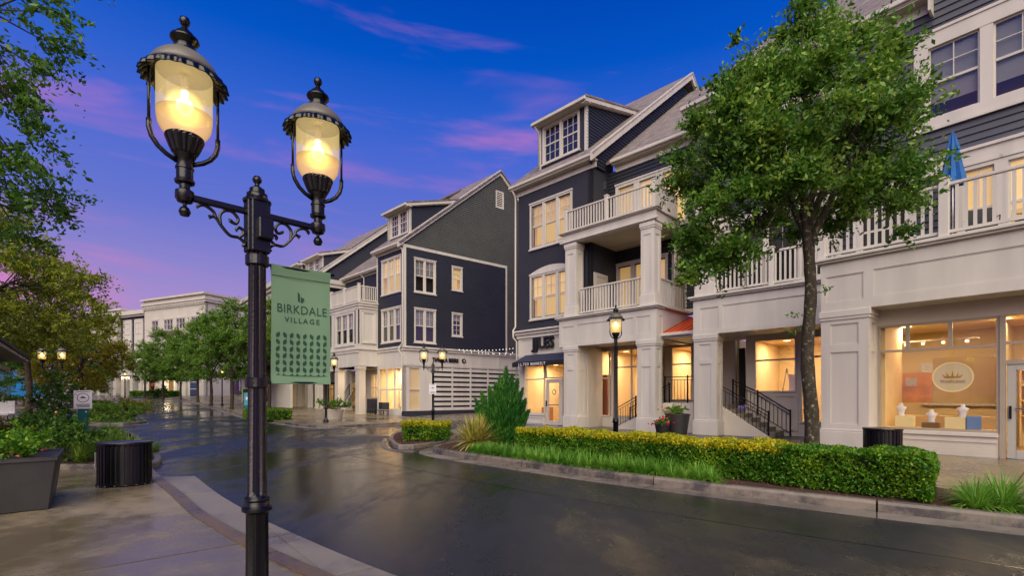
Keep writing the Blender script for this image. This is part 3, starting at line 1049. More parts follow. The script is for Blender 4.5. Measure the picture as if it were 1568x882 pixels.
# middle level wall behind lower balcony, v=3
clap('siding', fC(3.0), C.root, navy, const(-3.78), const(1.3), 5.2, 8.9, .17, [(-3.75, -1.0, 5.4, 8.0)])
window(C, fC(3.0), -3.78, -.95, 5.35, 8.2, C.root, n=3, lit=1, blind=.95, up=(1, 1), lo=(0, 0), slat=.09, casing=.13, mull=.22)
window(C, fC(3.0), -.75, .7, 5.35, 8.2, C.root, n=1, lit=1, blind=.95, up=(1, 1), lo=(0, 0), slat=.09, casing=.13)
C.box('side_wall', navy, None, 1.2, 1.4, 2.2, 3.2, 5.2, 12.6)
# -- balconies
b1 = C.box('balcony', whitec, None, -4.87, 0, .12, 3.0, 5.08, 5.22)
beam(C, -5.1, 0.05, 0, .6, 3.87, 5.17, [(-4.92, -4.2, 4.05, 4.84), (-4.0, -1.02, 4.05, 4.88), (-.88, -.22, 4.15, 4.88)], [(.3, .55, 4.15, 4.88)], name='lower_balcony_beam')
C.mb().box(-.42, .02, .6, 3.3, 3.87, 5.17).build('side_beam', white, C.root)
C.mb().box(-.42, .2, .6, 3.3, 5.23, 5.32).build('side_cornice', white, C.root)
C.box('arcade_ceiling', white, None, -5.1, 2.0, .55, 3.4, 3.92, 3.99)
C.box('balcony_floor', whitec, None, -4.87, .05, .12, 3.0, 5.2, 5.31)
railing(C, fC(.2), -3.98, -.62, 5.32, 6.6, [], sp=.155)
railing(C, C.side(-.12), .45, 3.1, 5.32, 6.55, [3.05], sp=.155)
for a in ((-4.78, -4.02), (-.72, 0.02)):
    pillar(C, a[0] + .05, a[1] - .08, .02, .62, 5.32, 8.8, zp=5.75, pan=((5.9, 8.3),), st=.14, name='balcony_column')
# soffit and upper balcony
beam(C, -4.9, 0.05, 0, .3, 8.82, 9.26, [], None, cap=.05, name='upper_balcony_beam')
C.mb().box(-.25, .02, .3, 2.2, 8.82, 9.24).build('side_beam', white, C.root)
C.mb().box(-.2, .12, .3, 2.2, 9.24, 9.3).build('side_cornice', white, C.root)
C.box('balcony_ceiling', whitec, None, -4.87, 0, .25, 3.1, 8.9, 8.97)
C.box('balcony_floor', whitec, None, -4.87, 0, .25, 2.2, 9.18, 9.28)
C.mb().box(-5.0, .15, -.08, .02, 8.86, 8.94).build('string_course', white, C.root)
railing(C, fC(.1), -4.75, -.1, 9.32, 10.42, [-4.72, -2.43, -.1], sp=.155)
railing(C, C.side(-.1), .2, 2.2, 9.32, 10.42, [], sp=.155)
# curtain on the lower balcony
m = C.mb()
pts = [(-.14 + .035 * math.sin(k * 1.9), 1.9 + 1.1 * k / 28) for k in range(29)]
for (a, b), (c, d) in zip(pts, pts[1:]):
    m.hexa([(a, b, 5.36), (c, d, 5.36), (c + .012, d, 5.36), (a + .012, b, 5.36)],
           [(a, b * .75 + .55, 8.25 + .2 * math.sin(b * 3)), (c, d * .75 + .55, 8.25 + .2 * math.sin(d * 3)), (c + .012, d * .75 + .55, 8.25 + .2 * math.sin(d * 3)), (a + .012, b * .75 + .55, 8.25 + .2 * math.sin(b * 3))])
tag(m.build('balcony_curtain', whitec, None, smooth=True), 'white gathered outdoor curtain tied at the end of the middle block\'s lower balcony', 'curtain')
bpy.data.objects['balcony_curtain'].parent = None
bpy.data.objects['balcony_curtain'].location = C.root.location
bpy.data.objects['balcony_curtain'].rotation_euler = C.root.rotation_euler
# -- ground floor pillars
pillar(C, -4.8, -4.02, 0, .79, 0, 3.87)
pillar(C, -.83, 0.0, 0, .62, 0, 3.87)
# -- shopfront with awning, v=.8
flat_wall('shopfront_fascia', fC(.8), C.root, white, -8.62, -4.75, 3.28, 4.95, [])
m = MB(fC(.8)); panels(m, -8.62, -4.75, 3.62, 4.6, [(-8.4, -4.75, 3.8, 4.52)], 0, .03); m.build('fascia_panelling', white, C.root)
C.mb().box(-8.8, -4.75, .52, .82, 4.95, 5.05).box(-8.74, -4.75, .62, .82, 4.8, 4.95).box(-8.7, -4.75, .7, .82, 4.62, 4.8).build('shop_cornice', white, C.root, bevel=.015)
C.box('corner_pier', white, None, -8.62, -8.22, .8, 1.1, 0, 3.28)
C.box('corner_pier', white, None, -5.42, -4.8, .8, 1.1, 0, 3.28)
C.mb().box(-8.22, -6.75, .8, 1.0, 0, .48).box(-8.26, -6.72, .75, 1.0, .48, .56).build('stall_riser', white, C.root)
m = MB(fC(.79)); m.frame(-8.12, -6.82, .06, .40, .05, 0, .02); m.build('riser_panel', white, C.root)
sg = shop_glazing(C, fC(.82), -8.22, -6.74, .56, 3.28, [], [2.40], C.root)
shop_glazing(C, fC(.82), -6.70, -5.42, 2.42, 3.28, [], [], C.root)
shop_glazing(C, fC(.82), -5.56, -5.42, .1, 2.42, [], [], C.root, fr=.03)
glass_door(C, fC(.84), -6.68, -5.60, 0.02, 2.38, C.root, mid=1.05, st=.19)
MB(fC(.93)).lathe([(.0, 0), (.2, 0)], 10) if False else None
shop_room(C, -8.5, -4.9, 1.05, 4.8, .02, 3.27, 95, 2)
m = C.mb()
m.hexa([(-8.0 - .4, .12, 3.28), (-4.9, .12, 3.28), (-4.9, .17, 3.28), (-8.4, .17, 3.28)], [(-8.05, .78, 3.72), (-4.9, .78, 3.72), (-4.9, .79, 3.72), (-8.05, .79, 3.72)])
m.hexa([(-8.4, .12, 3.27), (-8.38, .17, 3.27), (-8.2, .79, 3.27), (-8.22, .79, 3.27)], [(-8.4, .12, 3.29), (-8.38, .17, 3.29), (-8.06, .79, 3.7), (-8.08, .79, 3.7)])
aw = m.build('awning', awn, C.root)
C.mb().box(-8.42, -4.9, .09, .12, 3.05, 3.30).build('awning_valance', awnd, aw)
text_obj('awning_lettering', 'J.L.TED MARKELT', lambda a, d, z: C.L(-7.0 + a, .085 - d, 3.10 + z), .2, .004, signw, aw, spacing=1.25, bold=.002)
text_obj('sign_letter', 'JJLES', lambda a, d, z: C.L(-6.72 + a, .72 - d, 4.03 + z), .82, .12, blackm, C.root, spacing=1.06, xscale=.86, bold=.018)
# furnishings seen through the first shop's glass
for (u, v, w, h) in ((-7.9, 1.9, .5, .9), (-7.2, 2.6, .7, 1.1), (-6.1, 3.5, 1.2, 1.7)):
    F_ = C.mb().box(u, u + w, v, v + .4, .02, h).build('shop_counter', woodm, C.root)
C.mb().box(-8.3, -7.4, 4.6, 4.78, .8, 2.6).box(-7.0, -6.1, 4.6, 4.78, .8, 2.6).build('wall_shelf', whitec, C.root)
# decorative blue motif on the door glass
MB(lambda x, y, z: C.L(-6.14 + x, .865, 1.72 + z)).tube([(.11 * math.cos(t / 12 * 2 * math.pi), 0, .13 * math.sin(t / 12 * 2 * math.pi)) for t in range(13)], .022, 5).build('door_emblem', M('emblem_blue', (96, 120, 140), .5), C.root)
# -- second shop, v=2 behind the arcade
flat_wall('arcade_wall', fC(2.0), C.root, whitec, -4.8, -1.3, 0, 3.9, [(-4.5, -3.45, .5, 3.78), (-3.4, -1.4, .5, 3.78)])
shop_glazing(C, fC(1.98), -4.5, -3.5, .5, 3.78, [], [2.4], C.root)
shop_glazing(C, fC(1.98), -3.36, -1.36, .5, 3.78, [-2.3], [2.9], C.root)
C.box('arcade_pier', whitec, None, -4.02, -3.95, .8, 2.0, 0, 3.9)
flat_wall('arcade_wall', fC(3.3), C.root, whitec, -1.4, 2.0, 0, 3.9, [(-.95, .1, 1.3, 3.85)])
shop_glazing(C, fC(3.28), -.95, .1, 1.3, 3.85, [], [3.0], C.root)
C.box('arcade_partition', whitec, None, -1.45, -1.3, 2.0, 3.3, 0, 3.9)
shop_room(C, -4.6, -1.4, 2.1, 6.2, .02, 3.85, 110, 2)
shop_room(C, -1.25, 2.0, 3.5, 7.2, 1.2, 3.85, 85, 2)
sh = C.mb()
for z in (.3, .8, 1.3, 1.8): sh.box(-2.6, -1.5, 4.2, 4.6, z, z + .04)
sh.box(-2.6, -2.56, 4.2, 4.6, 0, 1.9).box(-1.54, -1.5, 4.2, 4.6, 0, 1.9)
so = sh.build('shop_shelves', woodm, C.root)
for k in range(16):
    C.box('shelf_item', M('goods%d' % (k % 4), [(150, 60, 50), (60, 90, 120), (200, 180, 120), (90, 120, 70)][k % 4], .6), so, -2.5 + (k % 4) * .25, -2.36 + (k % 4) * .25, 4.3, 4.5, .34 + (k // 4) * .5, .55 + (k // 4) * .5)
C.mb().box(-4.35, -4.1, 2.6, 3.4, .02, 2.6).build('tall_shelf', woodd, C.root)
C.mb().box(-3.2, -2.6, 6.1, 6.2, 1.3, 2.6).build('framed_picture', dark, C.root)
# -- steps, landing and iron railings between the pillars
C.box('brick_landing_wall', brickw, None, 0.0, 2.0, .75, .95, 0, 1.22)
C.mb().hexa([(-2.45, .75, 0), (0, .75, 0), (0, .95, 0), (-2.45, .95, 0)], [(-2.45, .75, .02), (0, .75, 1.22), (0, .95, 1.22), (-2.45, .95, .02)]).build('brick_stair_wall', brickw, C.root)
C.box('landing_floor', whitec, None, -.1, 2.4, .95, 3.3, 1.1, 1.2)
st = C.box('stairs', concg, None, -.35, -.1, .95, 1.9, 0, 1.2)
for k in range(6):
    C.box('step', concg, st, -.35 - (k + 1) * .33, -.35 - k * .33, .95, 1.9, 0, 1.02 - k * .17)
iron_rail(C, fC(.85), [(-2.45, .02), (-1.4, .55), (-.75, .88)], C.root)
iron_rail(C, fC(1.95), [(-2.35, .02), (-.35, 1.15)], C.root)
iron_rail(C, fC(.85), [(0.0, 1.22), (1.0, 1.22), (1.95, 1.22)], C.root, h=1.1)
# right flight, descending towards the tree
st = C.box('stairs', concg, None, 2.3, 2.62, .8, 1.9, 0, 1.2)
for k in range(6):
    C.box('step', concg, st, 2.62 + k * .28, 2.9 + k * .28, .8, 1.9, 0, 1.0 - k * .165)
C.mb().hexa([(2.3, .62, 0), (4.15, .62, 0), (4.15, .8, 0), (2.3, .8, 0)], [(2.3, .62, 1.2), (4.15, .62, .03), (4.15, .8, .03), (2.3, .8, 1.2)]).build('brick_stair_wall', brickw, C.root)
iron_rail(C, fC(.7), [(2.45, .98), (4.12, .0)], C.root, h=.92)
iron_rail(C, fC(1.95), [(2.4, 1.2), (3.35, .75), (4.5, .0)], C.root, h=.95)
C.box('dark_doorway', dark, None, 2.4, 2.62, 2.6, 2.7, 1.2, 3.5)
# -- orange canopy
m = C.mb()
m.slab([(0.03, .5, 4.14), (1.75, .5, 4.14), (1.75, 3.2, 5.12), (.03, 3.2, 5.12)], -.06)
can = m.build('metal_canopy', orange, C.root)
for k in range(7):
    u = .08 + k * .27
    C.mb().hexa([(u, .5, 4.14), (u + .03, .5, 4.14), (u + .03, 3.2, 5.12), (u, 3.2, 5.12)], [(u, .5, 4.19), (u + .03, .5, 4.19), (u + .03, 3.2, 5.17), (u, 3.2, 5.17)]).build('standing_seam', orange, can)
C.mb().box(.02, 1.8, .38, .5, 4.0, 4.13).build('gutter', white, can, bevel=.02)
downpipe(C, [(1.62, .42, 4.05), (1.62, .3, 3.8), (1.6, .2, 3.6), (1.6, .2, .3)])
# -- right-hand front bay of the middle block (up to the right building)
beam(C, 1.62, 6.0, 0, 1.0, 3.87, 5.22, [(1.9, 2.6, 4.05, 4.88), (2.75, 5.7, 4.05, 4.9)], None, name='right_beam')
pillar(C, 1.66, 2.52, 0, .6, 0, 3.87)
pillar(C, 1.72, 2.42, .03, .6, 5.36, 8.8, zp=5.8, pan=((5.95, 8.3),), st=.14, name='balcony_column')
C.box('arcade_ceiling', white, None, 1.62, 6.6, .9, 3.2, 3.9, 3.98)
C.box('balcony_floor', whitec, None, 1.62, 6.4, .15, 3.0, 5.2, 5.3)
railing(C, fC(.12), 2.45, 6.3, 5.36, 6.62, [4.4], sp=.155)
flat_wall('arcade_wall', fC(2.0), C.root, whitec, 2.9, 7.0, 0, 3.9, [(3.2, 4.7, 1.65, 3.72), (4.82, 5.6, .5, 3.72)])
shop_glazing(C, fC(1.98), 3.2, 4.7, 1.65, 3.72, [], [2.9], C.root)
shop_glazing(C, fC(1.98), 4.82, 5.6, .5, 3.72, [], [2.95], C.root)
m = MB(fC(1.99)); panels(m, 3.1, 4.75, .2, 1.62, [(3.2, 3.9, .35, 1.5), (4.0, 4.65, .35, 1.5)], 0, .025); m.build('wall_panelling', whitec, C.root)
shop_room(C, 2.95, 6.6, 2.1, 6.0, .02, 3.8, 90, 2)
C.mb().box(4.3, 4.75, 2.5, 2.55, 1.7, 2.35).build('easel_picture', signw, C.root)
C.mb().tube([(4.05, 2.6, 1.66), (4.2, 2.6, 2.6)], .02, 4).tube([(4.35, 2.6, 1.66), (4.2, 2.6, 2.6)], .02, 4).build('easel', whitec, C.root)

# ================================================================== RIGHT BUILDING
D = Fr((8.76, 13.79), (.648, -.762), (.762, .648), 'shop_building',
       'grey-sided building with jewellery shop window and white balcony railing, largest, at the right edge', 'building')
fD = D.front
pillar(D, 0, 1.12, 0, .86, 0, 3.87, pan=((.73, 2.72), (2.92, 3.5)), st=.23)
beam(D, 0, 9.0, 0, .9, 3.87, 5.22, [(.12, 1.0, 4.12, 4.84), (1.22, 5.6, 4.14, 4.86), (5.8, 8.8, 4.14, 4.86)], None, name='panelled_beam')
D.box('side_wall', whitec, None, 0, .2, .86, 5.0, 0, 5.2)
D.box('window_head', whitec, None, 1.12, 9.0, .86, 1.1, 3.44, 3.9)
D.box('soffit', white, None, .9, 9.0, .6, 1.1, 3.865, 3.9)
D.box('balcony_floor', whitec, None, 0, 9, .15, 2.6, 5.2, 5.3)
D.mb().box(1.12, 3.5, .86, 1.04, 0, .50).build('stall_riser', brickw, D.root)
D.mb().box(1.1, 3.5, .80, 1.04, .50, .60).build('sill', white, D.root, bevel=.01)
D.mb().box(1.14, 3.48, .835, .86, .36, .42).build('riser_bead', white, D.root)
dm = M('taupe_shopfront_metal', (158, 146, 130), .45, .05)
shop_glazing(D, fD(.88), 1.12, 3.52, .60, 3.44, [], [2.73], D.root, fr=.06, mat=dm)
for x in (1.77, 2.63): MB(fD(.88)).box(x - .04, x + .04, -.076, .016, 2.76, 3.38).build('transom_mullion', dm, D.root)
MB(fD(.88)).box(3.52, 3.62, -.12, .05, 0, 3.44).build('door_post', dm, D.root)
MB(fD(.88)).box(3.62, 4.75, -.08, .02, 2.26, 2.36).box(3.62, 4.75, -.08, .02, 2.74, 2.8).build('door_head', dm, D.root)
MB(fD(.88)).box(3.62, 4.75, -.035, -.027, 2.36, 2.74).box(3.62, 4.75, -.035, -.027, 2.8, 3.42).build('transom_pane', shopg, D.root)
glass_door(D, fD(.88), 3.64, 4.7, .02, 2.26, D.root, mat=M('grey_door', (170, 166, 158), .5, .04), mid=1.2, st=.15, bot=.2)
MB(fD(.88)).box(4.75, 4.85, -.12, .05, 0, 3.44).build('door_post', dm, D.root)
shop_glazing(D, fD(.88), 4.85, 8.8, .6, 3.44, [6.8], [2.73], D.root, mat=dm)
D.mb().box(4.85, 8.9, .86, 1.04, 0, .6).build('stall_riser', brickw, D.root)
# interior
gold0 = M('dull_gold', (176, 132, 52), .4, .1)
shop_room(D, .3, 8.7, 1.0, 5.4, .02, 3.6, 205, 4, M('tan_room_wall', (208, 188, 146), .8, .08, 1))
D.mb().box(.4, 1.25, 1.06, 3.0, .02, 3.6).build('interior_pier', M('pale_room_pier', (226, 196, 142), .8, .05), D.root)
D.mb().box(1.22, 3.44, 1.06, 1.5, .58, .66).build('display_ledge', M('pale_wood', (214, 180, 128), .5, .08, 3), D.root)
tr = D.mb().box(1.1, 2.95, 2.98, 3.02, 3.12, 3.16).build('track_rail', white, D.root)
for u in (1.35, 1.75, 2.2, 2.7):
    D.mb().box(u - .04, u + .04, 2.92, 3.05, 3.0, 3.11).build('track_spot', white, tr)
    D.mb().box(u - .03, u + .03, 2.905, 2.919, 3.02, 3.08).build('spot_lens', ceill, tr)
D.mb().box(1.26, 1.95, 2.98, 3.03, 1.3, 2.2).build('orange_poster', M('orange_print', (210, 150, 104), .6, .2, 3), D.root)
D.mb().box(1.34, 1.6, 2.96, 2.98, 1.8, 2.05).build('poster_detail', M('poster_grey', (190, 190, 190), .6, .2, 20), D.root)
D.mb().box(1.96, 3.3, 3.0, 3.06, 1.3, 2.62).build('partition_panel', M('taupe_panel', (196, 176, 132), .7, .05), D.root)
D.mb().box(1.3, 3.4, 2.2, 2.7, .02, .95).build('shop_counter', MATS['pale_wood'], D.root)
sh = D.mb()
for z in (.9, 1.35, 1.8, 2.25): sh.box(3.6, 6.4, 5.0, 5.38, z, z + .04)
for u in (3.6, 4.5, 5.45, 6.36): sh.box(u, u + .04, 5.0, 5.38, .02, 2.6)
so = sh.build('wall_shelves', MATS['pale_wood'], D.root)
random.seed(9)
for k in range(40):
    u = 3.75 + (k % 10) * .26; z = .94 + (k // 10) * .45; w = random.uniform(.06, .14)
    D.box('shelf_item', random.choice([signw, gold0, MATS['orange_print'], brickr, bluec]), so, u, u + w, 5.1, 5.25, z, z + random.uniform(.1, .26))
D.mb().box(3.38, 3.46, 2.4, 5.3, .02, 3.5).build('interior_partition', MATS['taupe_panel'], D.root)
D.mb().box(1.3, 3.3, 5.3, 5.39, 1.2, 2.6).build('wall_mirror', MATS['poster_grey'], D.root)
def display(name, u0, u1, z1, m_, lab):
    o = MB().box(u0, u1, 0, .25, .66, z1)
    o = MB().box(0, u1 - u0, -.125, .125, 0, z1 - .66).build(name, m_, None, bevel=.006)
    o.location = D.world(u0, 1.25, .662); o.rotation_euler = (0, 0, D.ang)
    return tag(o, lab, 'display box')
display('display_box', 1.45, 1.85, .96, M('cream_box', (232, 214, 160), .5, .04), 'cream display box under the leftmost necklace bust in the jewellery window')
display('display_box', 2.48, 2.88, .95, M('cream_box', (232, 214, 160), .5, .04), 'cream display box next to the blue one in the jewellery window')
display('display_box', 2.90, 3.16, .99, M('blue_box', (110, 140, 190), .5, .04), 'light blue display box at the right end of the jewellery window')
display('display_box', 2.02, 2.36, .80, M('brown_box', (120, 92, 60), .5, .1), 'low brown display stand below the middle necklace bust')
bm_ = MB()
bm_.tube([(0, 0, 0), (0, 0, .02), (0, 0, .05), (0, 0, .16), (0, 0, .235), (0, 0, .27), (0, 0, .33), (0, 0, .345)], [.07, .075, .06, .085, .13, .05, .042, .03], 12)
bust = bm_.mesh('necklace_bust', signw, smooth=True)
for v in bust.vertices: v.co.y *= .55
for (u, z, lab) in ((1.56, .962, 'white necklace bust on the left cream display box'), (2.2, .802, 'white necklace bust on the low brown stand, middle one'), (2.82, .952, 'white necklace bust at the seam of cream and blue boxes')):
    o = link('necklace_bust', bust, None, D.world(u, 1.27 if u != 2.82 else 1.22, z), D.ang)
    tag(o, lab, 'display bust')
# oval sign hung behind the glass
def oval(rx, rz, d0, d1, cu, cz, mt, name, parent, hole=None):
    m = MB(fD(.96))
    n = 40
    P = [(cu + rx * math.cos(2 * math.pi * k / n), cz + rz * math.sin(2 * math.pi * k / n)) for k in range(n)]
    if hole:
        Q = [(cu + (rx - hole) * math.cos(2 * math.pi * k / n), cz + (rz - hole) * math.sin(2 * math.pi * k / n)) for k in range(n)]
        for k in range(n):
            j = (k + 1) % n
            m.hexa([(P[k][0], d0, P[k][1]), (P[j][0], d0, P[j][1]), (Q[j][0], d0, Q[j][1]), (Q[k][0], d0, Q[k][1])],
                   [(P[k][0], d1, P[k][1]), (P[j][0], d1, P[j][1]), (Q[j][0], d1, Q[j][1]), (Q[k][0], d1, Q[k][1])])
    else:
        m.hexa([(a, d0, z) for a, z in P], [(a, d1, z) for a, z in P])
    return m.build(name, mt, parent)
osn = oval(.40, .385, -.01, .006, 2.66, 1.99, M('oval_sign_face', (214, 198, 156), .5, .03), 'oval_sign', D.root)
oval(.40, .385, .007, .014, 2.66, 1.99, M('oval_sign_rim', (244, 226, 160), .4, .03), 'oval_rim', osn, .03)
m = MB(fD(.95))
gold = M('dull_gold', (176, 132, 52), .4, .1)
cz = 1.98
for a, h in ((-.17, .08), (-.10, .12), (0, .16), (.10, .12), (.17, .08)):
    m.hexa([(2.66 + a * .8 - .025, 0, cz), (2.66 + a * .8 + .025, 0, cz), (2.66 + a * .8 + .025, .004, cz), (2.66 + a * .8 - .025, .004, cz)],
           [(2.66 + a * 1.15 - .003, 0, cz + h), (2.66 + a * 1.15 + .003, 0, cz + h), (2.66 + a * 1.15 + .003, .004, cz + h), (2.66 + a * 1.15 - .003, .004, cz + h)])
m.box(2.66 - .15, 2.66 + .15, .0, .0045, cz - .02, cz + .03)
m.build('crown_emblem', gold, osn)
text_obj('oval_lettering', 'Wood\u2019s Jewel', lambda a, d, z: fD(.95)(2.66 + a, d, 1.86 + z), .085, .003, M('sign_brown', (120, 96, 60), .6), osn)
MB(fD(.95)).box(2.42, 2.90, 0, .003, 1.835, 1.842).build('oval_rule', gold, osn)
# balcony railing
railing(D, fD(.1), -.1, 9.0, 5.36, 6.68, [0.0, 2.62, 5.3, 8.0], sp=.16, bw=.065, pw=.2)
# upper wall v=2.5
HD = [(2.0, 4.3, 9.3, 11.75), (2.5, 8.6, 5.3, 8.24)]
vD = 2.5
clap('siding_board', fD(vD), D.root, M('slate_siding', (64, 65, 78), .5, .12, 1.2, .25, 30, rand=.09), const(-5.2), const(8.8), 8.24, 12.64, .2, [(1.9, 4.5, 9.3, 11.75)], single=True)
clap('siding_board', fD(vD), D.root, MATS['slate_siding'], const(2.0), const(8.8), 12.64, 16.24, .2, [(0, 0, 0, 0)], single=True)
D.box('wall_core', dark, None, -5.2, 1.6, vD + .04, vD + .3, 5.3, 12.7)
D.box('wall_core', dark, None, 4.8, 8.8, vD + .04, vD + .3, 8.2, 16.2)
D.box('upper_gable_core', dark, None, 2.0, 8.8, vD + .04, vD + .3, 12.3, 16.2)
D.mb().box(-5.2, 8.8, vD - .06, vD, 7.78, 8.24).box(-5.2, 8.8, vD - .12, vD - .06, 8.18, 8.26).build('frieze_board', white, D.root)
window(D, fD(vD), 1.62, 4.66, 9.1, 11.86, D.root, n=2, casing=.32, head=.42, lit=0, blind=.78, up=(2, 2), lo=(1, 1), mull=.26, slat=.07)
window(D, fD(vD), -3.4, -.4, 9.1, 11.86, D.root, n=2, casing=.32, head=.42, lit=0, blind=.7, up=(2, 2), lo=(1, 1), mull=.26, slat=.07)
for a0, a1, n_ in ((-4.6, -3.2, 1), (-2.6, -.2, 2), (.2, 1.6, 1), (2.55, 3.42, 1), (3.42, 4.9, 1), (5.1, 6.5, 1), (6.6, 8.2, 1)):
    window(D, fD(vD), a0, a1, 5.35, 7.80, D.root, n=n_, casing=.13, lit=1, blind=.58, up=(2, 1), lo=(1, 1), slat=.085)
clap('siding', fD(vD), D.root, navy, const(-5.2), const(8.8), 5.3, 7.8, .2, [(-4.55, -3.25, 5.3, 7.8), (-2.55, -.25, 5.3, 7.8), (.25, 1.55, 5.3, 7.8), (2.6, 4.85, 5.3, 7.8), (5.15, 6.45, 5.3, 7.8), (6.65, 8.15, 5.3, 7.8)])
gutter(D, -5.6, 2.05, 2.02, 13.0, vD, frieze=.3)
MB(D.side(2.0)).box(2.05, 2.5, 0, .06, 12.3, 13.0).build('eave_return', white, D.root)
D.mb().slab([(-5.6, 2.05, 12.98), (2.02, 2.05, 12.98), (2.02, 10.4, 19.8), (-5.6, 10.4, 19.8)], -.14).build('front_roof_slope', shingle, D.root)
D.mb().slab([(-5.6, 10.4, 19.8), (2.02, 10.4, 19.8), (2.02, 18, 13.6), (-5.6, 18, 13.6)], -.14).build('rear_roof_slope', shingle, D.root)
# closed blue parasol and chairs on the balcony
um = empty('closed_parasol', D.world(2.63, 1.2, 5.3), D.ang, 'closed blue patio parasol on the upper right balcony', 'parasol')
m = MB(); n = 24
rings = []
for z, r in ((6.95, .24), (7.3, .185), (7.8, .11), (8.02, .085), (8.3, .03), (8.36, .012)):
    rings.append([m.p(r * (1 + (.22 if k % 3 == 0 else -.14) * (1 if z < 8.2 else .2)) * math.cos(2 * math.pi * k / n), r * (1 + (.22 if k % 3 == 0 else -.14)) * math.sin(2 * math.pi * k / n), z - 5.3) for k in range(n)])
for a, b in zip(rings, rings[1:]):
    for k in range(n): m.f.append([a[k], a[(k + 1) % n], b[(k + 1) % n], b[k]])
m.build('canopy', bluec, um, smooth=False)
m = MB(); n = 24; rings = []
for z, r in ((7.84, .135), (8.05, .085), (8.2, .06)):
    rings.append([m.p(r * (1 + (.2 if k % 3 == 0 else -.1)) * math.cos(2 * math.pi * k / n), r * (1 + (.2 if k % 3 == 0 else -.1)) * math.sin(2 * math.pi * k / n), z - 5.3) for k in range(n)])
for a, b in zip(rings, rings[1:]):
    for k in range(n): m.f.append([a[k], a[(k + 1) % n], b[(k + 1) % n], b[k]])
m.build('vent_cap', bluec, um)
MB().tube([(0, 0, 0.02), (0, 0, 2.9)], .02, 8).build('pole', chrome, um)
MB().lathe([(.25, 0), (.25, .05), (.05, .09)], 16).build('base', blackm, um)
MB().tube([(.1 * math.cos(k * .5), .1 * math.sin(k * .5) , 1.72) for k in range(14)], .012, 5).build('tie', bluec, um)
def patio_chair(u, v, rz, label):
    t = empty('patio_chair', D.world(u, v, 5.3), D.ang + rz, label, 'chair')
    MB().box(-.26, .26, -.26, .26, .42, .47).build('seat', blackm, t)
    MB().box(-.26, .26, .24, .28, .5, 1.0).build('backrest', blackm, t)
    for sx in (-1, 1):
        for sy in (-1, 1): MB().tube([(.24 * sx, .24 * sy, 0), (.24 * sx, .24 * sy, .44)], .016, 5).build('leg', black, t)
        MB().tube([(.28 * sx, -.22, .45), (.3 * sx, -.2, .66), (.3 * sx, .1, .7), (.27 * sx, .25, .72)], .014, 5).build('armrest', black, t)
patio_chair(3.15, 1.35, .3, 'black patio chair just right of the closed blue parasol')
patio_chair(4.1, 1.5, -.5, 'black patio chair before the lit shutters at the far right of the balcony')

# ================================================================== LEFT CORNER BUILDING
B = Fr((-7.53, 33.8), (.716, -.698), (.772, .635), 'corner_building',
       'dark blue corner building with grey clapboard gable and white slatted wall, across the side street', 'building')
fB = B.front; sB = B.side(0)
slB = .84
zB = lambda v: 12.22 + slB * (v + .4)
PK = 8.42
HS = [(.8, 2.55, 8.86, 11.28), (.8, 2.55, 5.30, 7.74), (3.92, 4.86, 9.42, 11.2), (3.92, 4.86, 5.98, 7.72)]
inner = [(a + .06, b - .06, c + .06, d - .06) for a, b, c, d in HS]
clap('navy_clapboard', sB, B.root, navy, const(.14), const(9.06), 5.0, 11.9, .16, inner)
grey_r = lambda z: 17.2 if z < 12.2 else 2 * PK + .4 - (z - 12.22) / slB
clap('grey_clapboard', sB, B.root, greys, const(9.2), const(17.0), .45, 12.1, .16, [(9.0, 11.6, 0, 5.0)])
clap('grey_clapboard', sB, B.root, greys, lambda z: max(.0, (z - 12.22) / slB - .4 + .2), lambda z: min(17.0, 2 * PK + .2 - (z - 12.22) / slB), 12.1, 19.1, .16, [(8.1, 8.8, 16.7, 17.95)])
for (a, b, c, d) in HS[:2]: window(B, sB, a, b, c, d, B.root, n=2, blind=.5, up=(2, 2), slat=.12)
window(B, sB, *HS[2], B.root, n=1, lit=1, blind=.5, up=(2, 2), slat=.12)
window(B, sB, *HS[3], B.root, n=1, lit=0, blind=.3, up=(2, 2), lo=(2, 2), slat=.12)
v_ = MB(sB).frame(8.05, 8.85, 16.62, 18.0, .1, -.05, .05).build('gable_vent', white, B.root)
for k in range(8): MB(sB).box(8.14, 8.76, -.03, .03, 16.76 + k * .145, 16.82 + k * .145).build('louvre', white, v_)
MB(sB).box(-.02, 9.2, .0, .05, 11.9, 12.1).build('belt_board', white, B.root)
MB(sB).box(9.06, 9.2, .0, .05, 5.0, 11.9).build('vertical_trim', white, B.root)
MB(sB).box(-.02, .16, .0, .06, 5.0, 11.9).build('corner_board', white, B.root)
rake(B, .02, -.5, zB(-.5) - .02, PK, zB(PK) - .02, w=.34, t=.14)
rake(B, .02, 2 * PK + .5, zB(-.5) - .02, PK, zB(PK) - .02, w=.34, t=.14)
for u0, u1 in ((-3.75, .28), (-24.0, -13.6)):
    B.mb().slab([(u0, -.42, zB(-.42)), (u1, -.42, zB(-.42)), (u1, PK, zB(PK)), (u0, PK, zB(PK))], -.12).build('front_roof_slope', shingle, B.root)
B.mb().slab([(-24, PK, zB(PK)), (.28, PK, zB(PK)), (.28, 2 * PK + .4, zB(-.4)), (-24, 2 * PK + .4, zB(-.4))], -.12).build('rear_roof_slope', shingle, B.root)
zBr = lambda v: 12.2 + slB * (v - 1.9)
B.mb().slab([(-13.6, 1.9, zBr(1.9)), (-3.5, 1.9, zBr(1.9)), (-3.5, PK + .9, zBr(PK + .9)), (-13.6, PK + .9, zBr(PK + .9))], -.12).build('recessed_roof_slope', shingle, B.root)
gutter(B, -3.7, .05, -.46, 12.2, 0, frieze=.15)
gutter(B, -13.5, -3.6, 1.84, 12.2, 2.3, frieze=.15)
